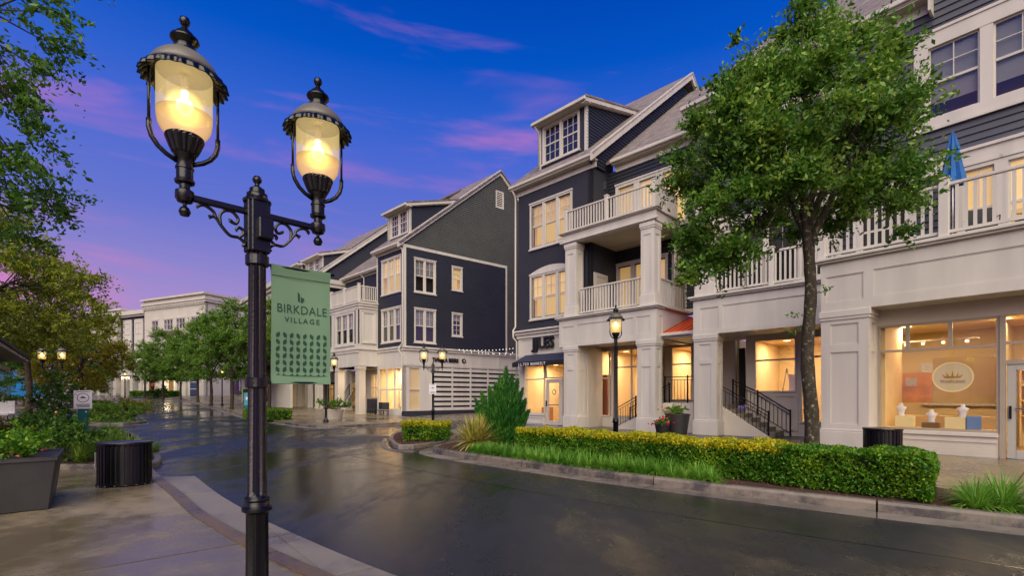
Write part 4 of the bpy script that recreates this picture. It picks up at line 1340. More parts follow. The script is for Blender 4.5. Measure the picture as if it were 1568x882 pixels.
gutter(B, -24, -13.3, -.46, 12.2, 0, frieze=.15)
downpipe(B, [(-.15, -.38, 12.05), (-.02, -.1, 11.7), (.0, -.08, 11.5), (.0, -.08, 5.2), (-.2, -.2, 4.95), (-.2, -.25, 4.7), (-.05, -.1, 4.4), (-.05, -.1, .5), (-.12, -.3, .1)])
rake(B, -13.55, -.5, zB(-.5), PK, zB(PK), w=.36, t=.16)
clap('gable_siding', B.side(-13.7), B.root, navy, lambda z: max(-.3, (z - 12.4) / slB - .4), lambda z: 1.9 + (z - 12.2) / slB + .1, 12.3, 19.4, .17)
# front, projecting part v=0
HF = [(-2.86, -.28, 8.86, 11.4), (-2.86, -.28, 5.36, 7.8)]
clap('navy_clapboard', fB(0), B.root, navy, const(-3.47), const(-.06), 5.0, 12.0, .16, [(a + .06, b - .06, c + .06, d - .06) for a, b, c, d in HF])
window(B, fB(0), *HF[0], B.root, n=3, lit=1, blind=.5, up=(2, 2), slat=.12)
window(B, fB(0), *HF[1], B.root, n=3, lit=0, blind=.5, up=(2, 2), slat=.12)
MB(fB(0)).box(-.16, .0, 0, .05, 5, 12).box(-3.5, -3.38, 0, .05, 5, 12).build('corner_board', white, B.root)
B.box('return_wall', navy, None, -3.5, -3.42, 0.02, 2.3, 5, 12.2)
B.box('wall_core', dark, None, -3.4, -.06, .62, .7, 5, 12.2)
B.box('wall_core', dark, None, -.75, -.65, .62, 9.0, 5, 12.2)
dormer(B, -2.75, -.05, .5, zB(-.4), slB, -.4, 14.95, (-2.55, -.25, 13.06, 14.8), navy, shed=.3)
# recess behind the balcony
clap('navy_clapboard', fB(2.3), B.root, navy, const(-13.7), const(-3.4), 8.3, 12.0, .16, [(-5.6, -4.4, 8.35, 11.0)])
window(B, fB(2.3), -5.7, -4.3, 8.35, 11.1, B.root, n=1, lit=1, blind=.9, up=(1, 1), lo=(0, 0), slat=.12, casing=.16)
clap('navy_clapboard', fB(1.0), B.root, navy, const(-13.7), const(-7.9), 4.9, 8.4, .16, [(-12.5, -10.0, 5.4, 7.8)])
window(B, fB(1.0), -12.55, -9.95, 5.36, 7.86, B.root, n=3, lit=0, blind=.5, slat=.12)
# bay box
VB = -1.45
flat_wall('bay_wall', fB(VB), B.root, white, -7.9, -3.45, 5.0, 8.35, [(-7.0, -4.2, 5.35, 7.75)])
window(B, fB(VB), -7.15, -4.05, 5.28, 7.8, B.root, n=3, lit=0, blind=.5, slat=.12, casing=.18)
MB(B.side(-3.47)).box(-1.45, 0, -.1, -.01, 5.0, 8.35).build('bay_side_wall', white, B.root)
window(B, B.side(-3.46), -1.22, -.12, 5.42, 7.75, B.root, n=1, lit=0, blind=.48, slat=.12, depth=.3, up=(3, 2), casing=.14)
for u in (-7.86, -7.2, -4.0, -3.5): B.box('bay_trim', navy, None, u, u + .1, VB - .03, VB + .02, 5.35, 7.8)
B.mb().box(-8.05, -3.3, VB - .14, 0, 8.28, 8.42).box(-7.98, -3.37, VB - .07, 0, 8.1, 8.28).box(-7.95, -3.38, VB - .04, 0, 7.9, 8.0).build('bay_cornice', white, B.root)
bp = railing(B, fB(VB + .05), -7.9, -3.5, 8.42, 9.6, [-7.9, -5.7, -3.52], sp=.16)
railing(B, B.side(-3.52), VB + .1, 2.2, 8.42, 9.6, [], sp=.16)
B.box('balcony_floor', whitec, None, -7.9, -3.5, VB + .1, 2.3, 8.3, 8.4)
downpipe(B, [(-9.9, 1.9, 12.1), (-9.7, 2.2, 11.7), (-9.7, 2.2, 8.4)])
# ground floor
B.mb().box(-8.1, -3.3, VB - .12, 0, 4.9, 5.02).box(-8.0, -3.4, VB - .06, .1, 4.7, 4.9).build('cornice', white, B.root)
B.mb().box(-7.95, -3.4, VB, .3, 3.66, 4.7).build('porch_beam', white, B.root)
B.mb().box(-3.42, .12, -.16, .1, 4.88, 5.0).box(-.1, .28, -.16, 11.7, 4.88, 5.0).box(-3.42, .06, -.08, .1, 4.7, 4.88).box(-.1, .18, -.1, 11.7, 4.7, 4.88).build('cornice', white, B.root)
B.mb().box(-3.42, .0, 0, .3, 3.62, 4.7).box(-.3, .06, -.02, 11.6, 3.62, 4.7).build('shop_fascia', white, B.root)
m = MB(B.side(.06)); panels(m, 0, 11.6, 3.7, 4.65, [(5.3, 8.2, 3.8, 4.55), (8.4, 11.4, 3.8, 4.55)], 0, .02); m.build('fascia_panelling', white, B.root)
for (u0, u1) in ((-3.93, -3.42), (-7.2, -6.65)):
    pillar(B, u0, u1, VB, VB + .5, 0, 3.66, zp=.2, pan=(), name='porch_pillar', mat=whitec)
B.mb().box(-8.0, -3.4, VB, 2.0, 3.66, 3.72).build('porch_ceiling', whitec, B.root)
flat_wall('front_wall', fB(0), B.root, white, -3.5, 0, 0, 3.64, [(-3.37, -.2, .5, 3.58)])
shop_glazing(B, fB(.02), -3.37, -.2, .5, 3.58, [-2.25, -1.2], [1.98], B.root, fr=.1, mat=white)
flat_wall('side_wall', sB, B.root, white, 0, 2.2, .42, 3.64, [(.4, 1.3, .52, 3.56)])
shop_glazing(B, B.side(-.02), .4, 1.3, .52, 3.56, [], [1.98], B.root, fr=.06, mat=white)
MB(sB).box(-.02, 11.6, -.2, .03, 0, .46).build('dark_base_board', navy, B.root)
flat_wall('porch_back_wall', fB(1.6), B.root, whitec, -8.2, -3.4, 0, 3.66, [(-7.3, -6.0, 1.35, 3.3), (-5.0, -3.9, 1.35, 3.3)])
shop_glazing(B, fB(1.58), -7.3, -6.0, 1.35, 3.3, [-6.65], [2.2], B.root)
shop_glazing(B, fB(1.58), -5.0, -3.9, 1.35, 3.3, [-4.45], [2.2], B.root)
B.box('porch_planter_wall', navy, None, -5.4, -3.5, .2, .3, 0, 1.3)
shop_room(B, -3.4, -.2, .25, 4.5, .02, 3.6, 190, 2)
shop_room(B, -8.1, -3.6, 1.85, 5.0, .02, 3.6, 120, 2)
for (u, v) in ((-2.8, 1.5), (-1.9, 1.2), (-1.0, 1.7), (-.6, 1.0)):
    m = B.mb().box(u - .25, u + .25, v - .25, v + .25, .72, .76).box(u - .03, u + .03, v - .03, v + .03, .02, .72).build('cafe_table', whitec, B.root)
    q = B.L(u, v, 0)
    MB(lambda x, y, z: (q[0] + x, q[1] + y, z)).tube([(0, 0, 2.6), (0, 0, 3.6)], .008, 4).lathe([(.11, 2.45), (.11, 2.62), (.03, 2.68)], 10).build('pendant_lamp', ceill, B.root)
B.mb().box(-3.2, -2.6, 3.6, 4.3, .02, 2.0).box(-1.9, -.8, 4.0, 4.4, .02, 1.5).build('cafe_cabinet', woodd, B.root)
area_light('porch_light', B.L(-5.6, -.4, 3.6), 1.2, 60, WARM, B.root)
# slatted wall along the side street
B.box('slatted_wall_backing', M('black_backing', (22, 18, 24), .8), None, -.1, .0, 2.2, 11.6, .46, 3.62)
sw = MB(sB).box(2.2, 2.3, .0, .07, .46, 3.62).build('slatted_wall', white, B.root)
xs = [2.3, 3.95, 5.6, 7.25, 8.9, 10.5]
for k in range(9):
    z = .46 + k * .36
    for a, b in zip(xs, xs[1:]): B.piece('slat', white, sw, .01, .06, a + .04, b - .04, z, z + .215)
for a in xs: MB(sB).box(a - .05, a + .05, .0, .075, .46, 3.62).build('batten', white, sw)
s_ = text_obj('wall_sign', 'TIARRLA BEERS', lambda a, d, z: B.side(.09)(3.32 + a, d, 4.02 + z), .40, .06, blackm, B.root, bold=.014, xscale=.82)
MB(lambda x, y, z: B.side(.09)(4.88 + x, y, 4.2 + z)).box(-.01, .01, 0, .01, -.01, .01)
m = MB(lambda x, y, z: B.side(.09)(4.92 + x, z, 4.17 + y)); m.lathe([(.17, 0), (.17, .07)], 20); m.build('round_sign_badge', blackm, B.root)
m = MB(lambda x, y, z: B.side(.165)(4.92 + x, z, 4.17 + y)); m.lathe([(.07, 0), (.07, .01)], 12); m.build('badge_centre', whitec, B.root)
# left-hand section beyond the balcony recess
HL = [(-18.8, -16.3, 8.9, 11.3), (-18.8, -16.3, 5.4, 7.8)]
clap('navy_clapboard', fB(0), B.root, navy, const(-24), const(-13.7), 5.0, 12.0, .16, [(a + .06, b - .06, c + .06, d - .06) for a, b, c, d in HL])
for h in HL: window(B, fB(0), *h, B.root, n=3, blind=.5, slat=.12)
B.box('section_side_wall', navy, None, -13.8, -13.7, 0, 2.3, 5, 12.3)
dormer(B, -17.2, -13.9, .5, zB(-.4), slB, -.4, 14.3, (-16.9, -14.2, 13.0, 14.2), navy, shed=.3)
dormer(B, -22.4, -18.4, .5, zB(-.4), slB, -.4, 14.3, (-22.1, -18.8, 13.0, 14.2), navy, shed=.3)
B.mb().box(-24, -13.6, -.2, .1, 4.8, 5.0).box(-24, -13.65, -.05, .2, 3.7, 4.8).box(-13.7, -8.0, .8, 1.0, 3.7, 4.95).box(-13.8, -8.0, .65, .8, 4.8, 4.95).build('cornice', white, B.root)
for u in (-23.2, -20.9, -18.6, -16.3, -14.2, -10.6):
    pillar(B, u, u + .6, -.02 if u < -13 else .8, (.45 if u < -13 else 1.3), 0, 3.7, zp=.5, pan=((.7, 3.3),), st=.14, name='porch_pillar')
flat_wall('back_wall', fB(2.6), B.root, whitec, -24, -8.1, 0, 3.8, [(-13, -11.8, .4, 2.8), (-17.4, -16.2, .1, 2.8), (-21.0, -19.4, .4, 2.8)])
for a, b in ((-13, -11.8), (-17.4, -16.2), (-21.0, -19.4)): shop_glazing(B, fB(2.6), a, b, .4, 2.8, [], [2.2], B.root, mat=blackm)
shop_room(B, -23.8, -8.3, 2.85, 5.5, .02, 3.6, 120, 3)
iron_rail(B, fB(.3), [(-10.3, .1), (-8.4, 1.6)], B.root, h=.9)
iron_rail(B, fB(1.0), [(-10.3, .1), (-8.4, 1.6)], B.root, h=.9)
# ================================================================== GROUND, ROAD, PAVEMENTS
def grid_sheet(name, x0, x1, ys, mat, dz, xs=None):
    m = MB()
    xs = xs or [x0 + (x1 - x0) * k / 8 for k in range(9)]
    for a, b in zip(xs, xs[1:]):
        for c, d in zip(ys, ys[1:]):
            m.poly([(a, c, g(c) + dz), (b, c, g(c) + dz), (b, d, g(d) + dz), (a, d, g(d) + dz)])
    me = m.mesh(name, mat, norm=False)
    bm = bmesh.new(); bm.from_mesh(me); bmesh.ops.remove_doubles(bm, verts=bm.verts, dist=1e-4); bm.to_mesh(me); bm.free()
    return tag(link(name, me), kind='structure')
tag(grid_sheet('ground', -1500, 1500, [-600, -10, 34, 50, 65, 79, 120, 300, 2500], earth, -.06), label=None)
grid_sheet('road', -140, 60, [-12, 10, 20, 34, 42, 50, 58, 66, 74, 79, 110], asphalt, 0.0)

def catmull(P, n=6):
    P = [Vector(p) for p in P]
    out = []
    for i in range(len(P) - 1):
        p0 = P[max(i - 1, 0)]; p1 = P[i]; p2 = P[i + 1]; p3 = P[min(i + 2, len(P) - 1)]
        for k in range(n):
            t = k / n
            out.append(.5 * ((2 * p1) + (p2 - p0) * t + (2 * p0 - 5 * p1 + 4 * p2 - p3) * t * t + (3 * p1 - p0 - 3 * p2 + p3) * t ** 3))
    out.append(P[-1])
    return out
def resample(P, step):
    out = [P[0]]; acc = 0
    for a, b in zip(P, P[1:]):
        l = (b - a).length
        while acc + l >= step:
            t = (step - acc) / l
            a = a.lerp(b, t); out.append(a); l = (b - a).length; acc = 0
        acc += l
    out.append(P[-1])
    return out
def offset(P, d):
    out = []
    for i in range(len(P)):
        t = (P[min(i + 1, len(P) - 1)] - P[max(i - 1, 0)]).normalized()
        out.append(P[i] + Vector((-t.y, t.x)) * d)
    return out
def ribbon(name, P, prof, mat, parent, seg=3.0, gap=.012, z0=0.0, step=.5):
    """profile (offset to the left of travel, height) swept along P and cut into separate stones"""
    P = resample(P, step)
    per = max(1, int(round(seg / step)))
    i = 0
    while i < len(P) - 1:
        Q = P[i:i + per + 1]
        if len(Q) < 2: break
        Q = [q.copy() for q in Q]
        d0 = (Q[1] - Q[0]).normalized(); d1 = (Q[-1] - Q[-2]).normalized()
        Q[0] = Q[0] + d0 * gap; Q[-1] = Q[-1] - d1 * gap
        lines = [offset(Q, o) for o, h in prof]
        m = MB()
        ids = [[m.p(q.x, q.y, g(q.y) + z0 + prof[k][1]) for q in ln] for k, ln in enumerate(lines)]
        n = len(prof)
        for k in range(n):
            for j in range(len(Q) - 1):
                m.f.append([ids[k][j], ids[k][j + 1], ids[(k + 1) % n][j + 1], ids[(k + 1) % n][j]])
        m.f.append([ids[k][0] for k in range(n)]); m.f.append([ids[k][-1] for k in range(n)][::-1])
        m.build(name, mat, parent)
        i += per
def kerb(P, side=1, h=.14, pan=True, seg=3.0, name='kerb', z0=0.0, closed=False):
    """P is the road-side foot of the kerb; side=+1: kerb body to the left of travel"""
    Q = catmull([Vector(p) for p in P])
    root = tag(MB().box(0, .01, 0, .01, -.05, -.04).build(name, kerbm), kind='structure')
    s = side
    ribbon('kerb_stone', Q, [(0, -.05), (.012 * s, h * .75), (.035 * s, h), (.15 * s, h), (.15 * s, -.05)], kerbm, root, seg, z0=z0)
    if pan:
        ribbon('gutter_pan', Q, [(-.004 * s, -.03), (-.004 * s, .010), (-.36 * s, .006), (-.36 * s, -.03)], concg, root, seg, gap=.006, z0=z0)
    return Q
def pavement(name, poly, mat, z=.02, th=.12):
    m = MB()
    m.hexa([(x, y, g(y) + z - th) for x, y in poly], [(x, y, g(y) + z) for x, y in poly])
    me = m.mesh(name, mat)
    bm = bmesh.new(); bm.from_mesh(me); bmesh.ops.triangulate(bm, faces=[f for f in bm.faces if len(f.verts) > 4]); bm.to_mesh(me); bm.free()
    return tag(link(name, me), kind='structure')
def clip(poly, nx, ny, c):
    out = []
    for (ax, ay), (bx, by) in zip(poly, poly[1:] + poly[:1]):
        da = nx * ax + ny * ay - c; db = nx * bx + ny * by - c
        if da <= 0: out.append((ax, ay))
        if (da < 0) != (db < 0) and abs(da - db) > 1e-9:
            t = da / (da - db)
            out.append((ax + (bx - ax) * t, ay + (by - ay) * t))
    return out
def area(p):
    return abs(sum(a[0] * b[1] - b[0] * a[1] for a, b in zip(p, p[1:] + p[:1]))) / 2
def slabs(poly, ang, su, sv, z, parent, mat, org=(0, 0), gap=.009, th=.05, reg=None):
    cu, cs = math.cos(ang), math.sin(ang)
    us = [cu * (x - org[0]) + cs * (y - org[1]) for x, y in poly]
    vs = [-cs * (x - org[0]) + cu * (y - org[1]) for x, y in poly]
    for i in range(math.floor(min(us) / su), math.ceil(max(us) / su)):
        for j in range(math.floor(min(vs) / sv), math.ceil(max(vs) / sv)):
            p = poly
            ox = cu * org[0] + cs * org[1]; oy = -cs * org[0] + cu * org[1]
            for nx, ny, c in ((cu, cs, (i + 1) * su - gap + ox), (-cu, -cs, -(i * su + gap) - ox), (-cs, cu, (j + 1) * sv - gap + oy), (cs, -cu, -(j * sv + gap) - oy)):
                p = clip(p, nx, ny, c)
                if len(p) < 3: break
            if len(p) < 3 or area(p) < .03: continue
            tilt = random.uniform(-.002, .002)
            q = [p[0]]
            for a in p[1:]:
                if math.hypot(a[0] - q[-1][0], a[1] - q[-1][1]) > .01: q.append(a)
            if len(q) < 3: continue
            m = MB().hexa([(x, y, g(y) + z - th) for x, y in q], [(x, y, g(y) + z + tilt) for x, y in q])
            m.build('paving_slab', mat, parent)

# near left pavement with brown edging strip and concrete apron
edge = catmull([Vector(p) for p in ((-7.5, 9.9), (-6.78, 9.08), (-5.12, 7.3), (-3.99, 6.07), (-2.64, 4.8), (-1.77, 4.06), (-.6, 3.2), (1.5, 2.1), (6, .4))])
pe = [(p.x, p.y) for p in edge]
poly = pe + [(6, -4), (-16, -4), (-16, 9.75), (-8.95, 9.75)]
lp = pavement('pavement', poly, concg, -.01)
slabs(poly, R(40), 9.0, 1.9, .02, lp, conc, org=(-1.5, 8.4 - .02))
stp = tag(MB().box(0, .01, 0, .01, -.05, -.04).build('edging_strip', stripm), kind='structure')
ribbon('edging_stone', edge, [(-.01, -.04), (-.01, .034), (.14, .034), (.15, .02), (.15, -.04)], stripm, stp, 2.5)
ap_out = catmull([Vector(p) for p in ((-5.9, 9.05), (-4.53, 7.47), (-3.48, 6.35), (-2.74, 5.61), (-1.0, 4.06), (.4, 3.15), (2.6, 2.2), (6.5, .9))])
ap_in = offset(edge, .16)
apoly = [(p.x, p.y) for p in ap_out] + [(p.x, p.y) for p in reversed(ap_in) if p.y < 9.1]
app = pavement('apron', apoly, concg, .006, .06)
slabs(apoly, R(40), 3.0, 1.55, .014, app, concg, org=(-3.48, 6.35), th=.03)

# left planting bed, patio and islands
def bed(poly, name='flower_bed', z=.10, mat=None):
    m = MB().hexa([(x, y, g(y) - .05) for x, y in poly], [(x, y, g(y) + z) for x, y in poly])
    me = m.mesh(name, mat or mulch)
    bm = bmesh.new(); bm.from_mesh(me); bmesh.ops.triangulate(bm, faces=[f for f in bm.faces if len(f.verts) > 4]); bm.to_mesh(me); bm.free()
    return tag(link(name, me), kind='structure')
LB = [(-7.6, 9.95), (-8.2, 11.0), (-10.3, 13.5), (-14.4, 18.2), (-17.4, 18.6), (-17.2, 13.6), (-12.5, 9.95)]
bed(LB)
kerb([(-12.8, 9.75), (-8.6, 9.75), (-7.4, 9.85), (-7.9, 11.0), (-10.1, 13.6), (-14.2, 18.3)], 1, .13, pan=False)
kerb([(-14.2, 18.3), (-15.2, 18.9), (-17.6, 18.9)], 1, .13, pan=False)
pp = [(-90, 10), (-12.6, 9.85), (-17.3, 13.6), (-17.8, 19.0), (-21.5, 22.6), (-27.2, 30), (-38, 43), (-52, 57), (-90, 60)]
pt_ = pavement('patio', pp, conc, .05)
bed([(-22.6, 25.6), (-19.9, 25.0), (-20.1, 26.8), (-25, 32.5), (-34, 42), (-46, 56), (-60, 66), (-80, 70), (-60, 61), (-50, 56), (-38, 43), (-28, 31)], mat=M('lawn_soil', (66, 80, 40), .95, .3, 5))
kerb([(-24, 27.2), (-21.8, 25.3), (-20.2, 24.7), (-19.8, 25.8), (-21.6, 28.2), (-25, 32.3), (-34, 41.8), (-46, 55.8), (-60, 66)], 1, .13)
# main island along the road
FK = [(-1.5, 15.2), (-2.05, 13.9), (-1.91, 12.47), (.58, 9.82), (2.0, 8.46), (3.18, 7.45), (4.3, 6.56), (5.76, 5.47), (7.6, 4.15), (12, 1.2)]
kq = kerb(FK, 1, .145, seg=3.2)
ins = [(p.x, p.y) for p in offset(kq, .14)]
IB = ins + [(12.6, 2.4), (7.9, 5.55), (6.75, 6.6), (5.9, 8.9), (4.2, 10.2), (2.2, 12.4), (1.2, 14.5), (0, 15.8), (-1.3, 15.6)]
bed(IB, z=.115)
I1 = [(-4.2, 16.6), (-3.9, 15.4), (-3.2, 13.75), (-2.5, 14.3), (-1.95, 15.6), (-2.1, 18.6), (-3.0, 20.3), (-4.2, 20.2), (-4.45, 18.3), (-4.2, 16.6)]
kerb(I1, 1, .12, pan=False, seg=2.4)
bed([(x * .93 - .22, y * .96 + .7) for x, y in I1[:-1]], z=.10)
kerb([(-4.55, 17.2), (-3.95, 14.6), (-3.3, 13.3), (-2.6, 12.9)], 1, .02, pan=False, seg=2)
# right pavement before the shops
RP = [(12.6, 2.4), (7.9, 5.55), (6.75, 6.6), (5.9, 8.9), (4.2, 10.2), (2.2, 12.4), (1.2, 14.5), (0, 15.8), (-1.2, 17.6), (-1.5, 22), (-.9, 27.2), (2, 31), (8, 30), (20, 18), (24, 4)]
rp = pavement('pavement', RP, concg, -.006)
slabs([(12.6, 2.4), (7.9, 5.55), (6.75, 6.6), (5.9, 8.9), (4.2, 10.2), (5.5, 14.5), (8.3, 14.2), (12.8, 10.9), (17, 6.5)], D.ang, 1.9, 1.7, .01, rp, conc, org=(12.0, 11.2), gap=.012)
# pavement round the corner building and on along the far side of the road
Kp = [(-60, 76), (-52, 71.5), (-40, 60), (-30, 48), (-20.2, 36), (-14.1, 28.4), (-10.8, 24.4), (-9.6, 23.2), (-8.6, 22.8), (-7.9, 23.2), (-7.0, 24.3), (-5.6, 26.0), (-1.9, 28.9), (2.5, 32.4), (9, 37.6)]
kk = kerb(Kp, 1, .12, pan=True)
Kq = offset(resample(kk, 2.0), .14)
m = MB()
Bn = [Vector(p) for p in ((-58, 95), (-50, 86), (-44, 80), (-30, 66), (-24, 56), (-18, 46), (-13, 41.5), (-10, 38.5), (-8.6, 37), (-8, 36.4), (-7.4, 36), (-7, 35.6), (-6, 36), (-3, 38.6), (1, 42), (9, 48))]
Bn = resample(catmull(Bn), sum((b - a).length for a, b in zip(catmull(Bn), catmull(Bn)[1:])) / (len(Kq) - 1) * .9999)[:len(Kq)]
for a, b, c, d in zip(Kq, Kq[1:], Bn[1:], Bn):
    m.hexa([(a.x, a.y, g(a.y) - .05), (b.x, b.y, g(b.y) - .05), (c.x, c.y, g(c.y) - .05), (d.x, d.y, g(d.y) - .05)],
           [(a.x, a.y, g(a.y) + .10), (b.x, b.y, g(b.y) + .10), (c.x, c.y, g(c.y) + .04), (d.x, d.y, g(d.y) + .04)])
tag(m.build('far_pavement', conc), kind='structure')
# tar seams in the road
sm = M('tar_seam', (16, 16, 18), .2, .2)
def seam(P, w, nm='road_seam'):
    Q = catmull([Vector(p) for p in P], 8)
    A = offset(Q, w / 2); Bq = offset(Q, -w / 2)
    m = MB()
    for k in range(len(Q) - 1):
        m.poly([(A[k].x, A[k].y, g(A[k].y) + .004), (A[k + 1].x, A[k + 1].y, g(A[k + 1].y) + .004), (Bq[k + 1].x, Bq[k + 1].y, g(Bq[k + 1].y) + .004), (Bq[k].x, Bq[k].y, g(Bq[k].y) + .004)])
    tag(m.build(nm, sm, norm=False), kind='structure')
seam([(-12, 22), (-8, 17), (-4, 12.2), (-.5, 8.4), (2.2, 6.0), (6, 3)], .02)
seam([(-6.2, 24), (-5.2, 21), (-5.0, 17), (-3.6, 12.8)], .03)

# ================================================================== STREET LAMPS
domem = M('lamp_dome_sheen', (104, 100, 90), .4, .15, 6)  # light reflected off the dome is put into this paler colour
def lamp_lantern(parent, x):
    st = MB()
    st.lathe([(.001, -.125), (.024, -.118), (.033, -.095), (.024, -.072), (.01, -.06), (.012, -.045), (.04, -.035), (.052, -.01), (.05, .03), (.028, .045), (.03, .07), (.052, .08), (.055, .095),
              (.045, .105), (.045, .16), (.05, .165), (.05, .175), (.044, .18), (.044, .215), (.05, .225), (.062, .25)], 20)
    o = st.build('lantern', black, parent, smooth=False)
    smooth_angle(o.data)
    o.location = (x, 0, 2.705)
    m = MB(); n = 40; rings = []
    for r, z, fl in ((.05, .24, 0), (.066, .262, .06), (.082, .30, .06), (.098, .345, .06), (.103, .36, 0), (.09, .37, 0)):
        rings.append([m.p(r * (1 + fl * (k % 2)) * math.cos(2 * math.pi * k / n), r * (1 + fl * (k % 2)) * math.sin(2 * math.pi * k / n), z) for k in range(n)])
    for a, b in zip(rings, rings[1:]):
        for k in range(n): m.f.append([a[k], a[(k + 1) % n], b[(k + 1) % n], b[k]])
    m.build('fluted_cup', black, o)
    MB().lathe([(.085, .36), (.118, .385), (.138, .42), (.146, .465), (.147, .49), (.147, .50)], 28).build('frosted_bowl', globe_bot, o, smooth=True)
    mm = MB(); n = 28
    r0 = [mm.p(.147 * math.cos(2 * math.pi * k / n), .147 * math.sin(2 * math.pi * k / n), .502) for k in range(n)]
    r1 = [mm.p(.147 * math.cos(2 * math.pi * k / n), .147 * math.sin(2 * math.pi * k / n), .745) for k in range(n)]
    for k in range(n): mm.f.append([r0[k], r0[(k + 1) % n], r1[(k + 1) % n], r1[k]])
    mm.build('globe', globe_top, o, smooth=True, norm=False)
    # scalloped rim
    m = MB(); n = 192; rings = []
    for r, z, s_ in ((.165, .755, 0), (.205, .735, 0), (.222, .715, 1), (.228, .69, 1), (.22, .688, 1), (.205, .715, 0), (.16, .74, 0)):
        rr = []
        for k in range(n):
            a = 2 * math.pi * k / n
            w = s_ * .010 * math.cos(a * 24)
            rr.append(m.p((r + w) * math.cos(a), (r + w) * math.sin(a), z - s_ * .004 * math.cos(a * 24)))
        rings.append(rr)
    for a, b in zip(rings, rings[1:]):
        for k in range(n): m.f.append([a[k], a[(k + 1) % n], b[(k + 1) % n], b[k]])
    q = m.build('scalloped_rim', black, o); smooth_angle(q.data, 60)
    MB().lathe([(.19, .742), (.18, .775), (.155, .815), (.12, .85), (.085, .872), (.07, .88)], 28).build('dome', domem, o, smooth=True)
    q = MB().lathe([(.076, .872), (.078, .885), (.056, .895), (.05, .925), (.066, .94), (.078, .955), (.074, .97), (.05, .985), (.046, 1.0), (.03, 1.012), (.018, 1.03), (.012, 1.042), (.022, 1.05), (.03, 1.07), (.024, 1.092), (.004, 1.102)], 20).build('finial', black, o)
    smooth_angle(q.data, 50)
    for s_ in (-1, 1):
        MB().tube([(.178 * s_, 0, .72), (.178 * s_, 0, .40)], .0085, 8).build('cage_bar', black, o, smooth=True)
        MB().tube([(.178 * s_, 0, .41), (.178 * s_, 0, .36), (.165 * s_, 0, .31), (.135 * s_, 0, .265), (.095 * s_, 0, .232), (.04 * s_, 0, .205)], .0145, 8).build('cage_elbow', black, o, smooth=True)
    MB().lathe([(.012, .50), (.034, .515), (.046, .545), (.04, .575), (.02, .60), (.018, .64)], 14).build('bulb', bulbm, o, smooth=True)
    MB().lathe([(.003, .415), (.045, .42), (.085, .445), (.11, .485), (.120, .535), (.11, .585), (.085, .625), (.045, .65), (.003, .655)], 24).build('bulb_glow_shell', glow_shell, o, smooth=True)  # added shell carrying the painted glow, not a real lantern part
    MB().lathe([(.022, .64), (.022, .735)], 12).build('bulb_socket', whitec, o)
    l = bpy.data.lights.get('lantern_light') or bpy.data.lights.new('lantern_light', 'POINT')
    l.energy = 26; l.color = (1, .68, .34); l.shadow_soft_size = .05
    lo = bpy.data.objects.new('lantern_light', l)
    COL.objects.link(lo); lo.parent = o; lo.location = (0, 0, .545)
    return o
def lamp_post(parent, top, sleeve):
    m = MB(); n = 32; rings = []
    def ring(r, z, fl):
        rings.append([m.p(r * (1 - fl * (.5 + .5 * math.cos(2 * math.pi * k / n * 8))) * math.cos(2 * math.pi * k / n), r * (1 - fl * (.5 + .5 * math.cos(2 * math.pi * k / n * 8))) * math.sin(2 * math.pi * k / n), z) for k in range(n)])
    for r, z, f in ((.16, 0, 0), (.16, .03, 0), (.13, .06, 0), (.12, .12, 0), (.085, .16, 0), (.075, .2, .1), (.070, .24, .16), (.068, .68, .16), (.07, .70, 0), (.092, .715, 0), (.094, .735, 0), (.078, .75, 0),
                    (.072, .775, 0), (.08, .79, 0), (.078, .80, 0), (.062, .815, 0), (.059, .84, .26), (.053, top - .02, .26), (.056, top, 0)):
        ring(r, z, f)
    for a, b in zip(rings, rings[1:]):
        for k in range(n): m.f.append([a[k], a[(k + 1) % n], b[(k + 1) % n], b[k]])
    m.f.append(rings[-1])
    o = m.build('post', black, parent)
    smooth_angle(o.data, 30)
    return o
def zz_scroll(pts, rad=.009):
    out = []
    for X, Y in pts:
        out.append(((X - 735) / 1320, 0, -(Y - (395 + (X - 850) * .22)) / 1288))
    c = catmull([Vector(p) for p in out], 5)
    return c
SCR = [[(853, 692), (835, 665), (880, 634), (950, 645), (1010, 600), (1060, 545), (1105, 565)],
       [(1058, 550), (1075, 505), (1140, 485), (1185, 515), (1180, 525)],
       [(1022, 585), (1025, 510), (985, 455), (930, 440), (888, 480), (905, 527), (945, 525), (945, 512)],
       [(884, 634), (848, 592), (850, 556), (884, 548), (900, 572), (890, 578)]]
def double_lamp(name, loc, rz, label, group, detail=True):
    t = empty(name, loc, rz, label, 'street lamp', group)
    lamp_post(t, 2.46, True)
    MB().box(-.07, .07, -.05, .05, 2.44, 2.78).box(-.05, .05, -.07, .07, 2.44, 2.78).build('sleeve', black, t, bevel=.006)
    q = MB().lathe([(.085, 2.775), (.088, 2.79), (.07, 2.80), (.062, 2.83), (.064, 2.835), (.048, 2.84), (.046, 2.87), (.03, 2.88), (.014, 2.895), (.014, 2.905), (.026, 2.918), (.03, 2.935), (.02, 2.955), (.003, 2.96)], 18).build('post_finial', black, t)
    smooth_angle(q.data, 50)
    MB().box(-.02, .07, -.115, -.05, 2.52, 2.66).build('junction_box', black, t, bevel=.008)
    for s_ in (-1, 1):
        MB().box(*( (.05, .40) if s_ > 0 else (-.40, -.05)), -.018, .018, 2.685, 2.725).build('arm', black, t, bevel=.008)
        m = MB()
        for p in SCR:
            c = zz_scroll(p)
            m.tube([(q.x * s_, 0, 2.70 + q.z) for q in c], [.0105] * (len(c) - 3) + [.011, .013, .016], 6)
        m.build('scroll_bracket', black, t)
        lamp_lantern(t, .41 * s_)
    return t
LG = 'black post-top street lamps'
near = double_lamp('double_street_lamp', (-1.71, 3.265, .02), math.atan2(.57, .585), 'nearest black double lantern street lamp, carrying the green banner', LG)
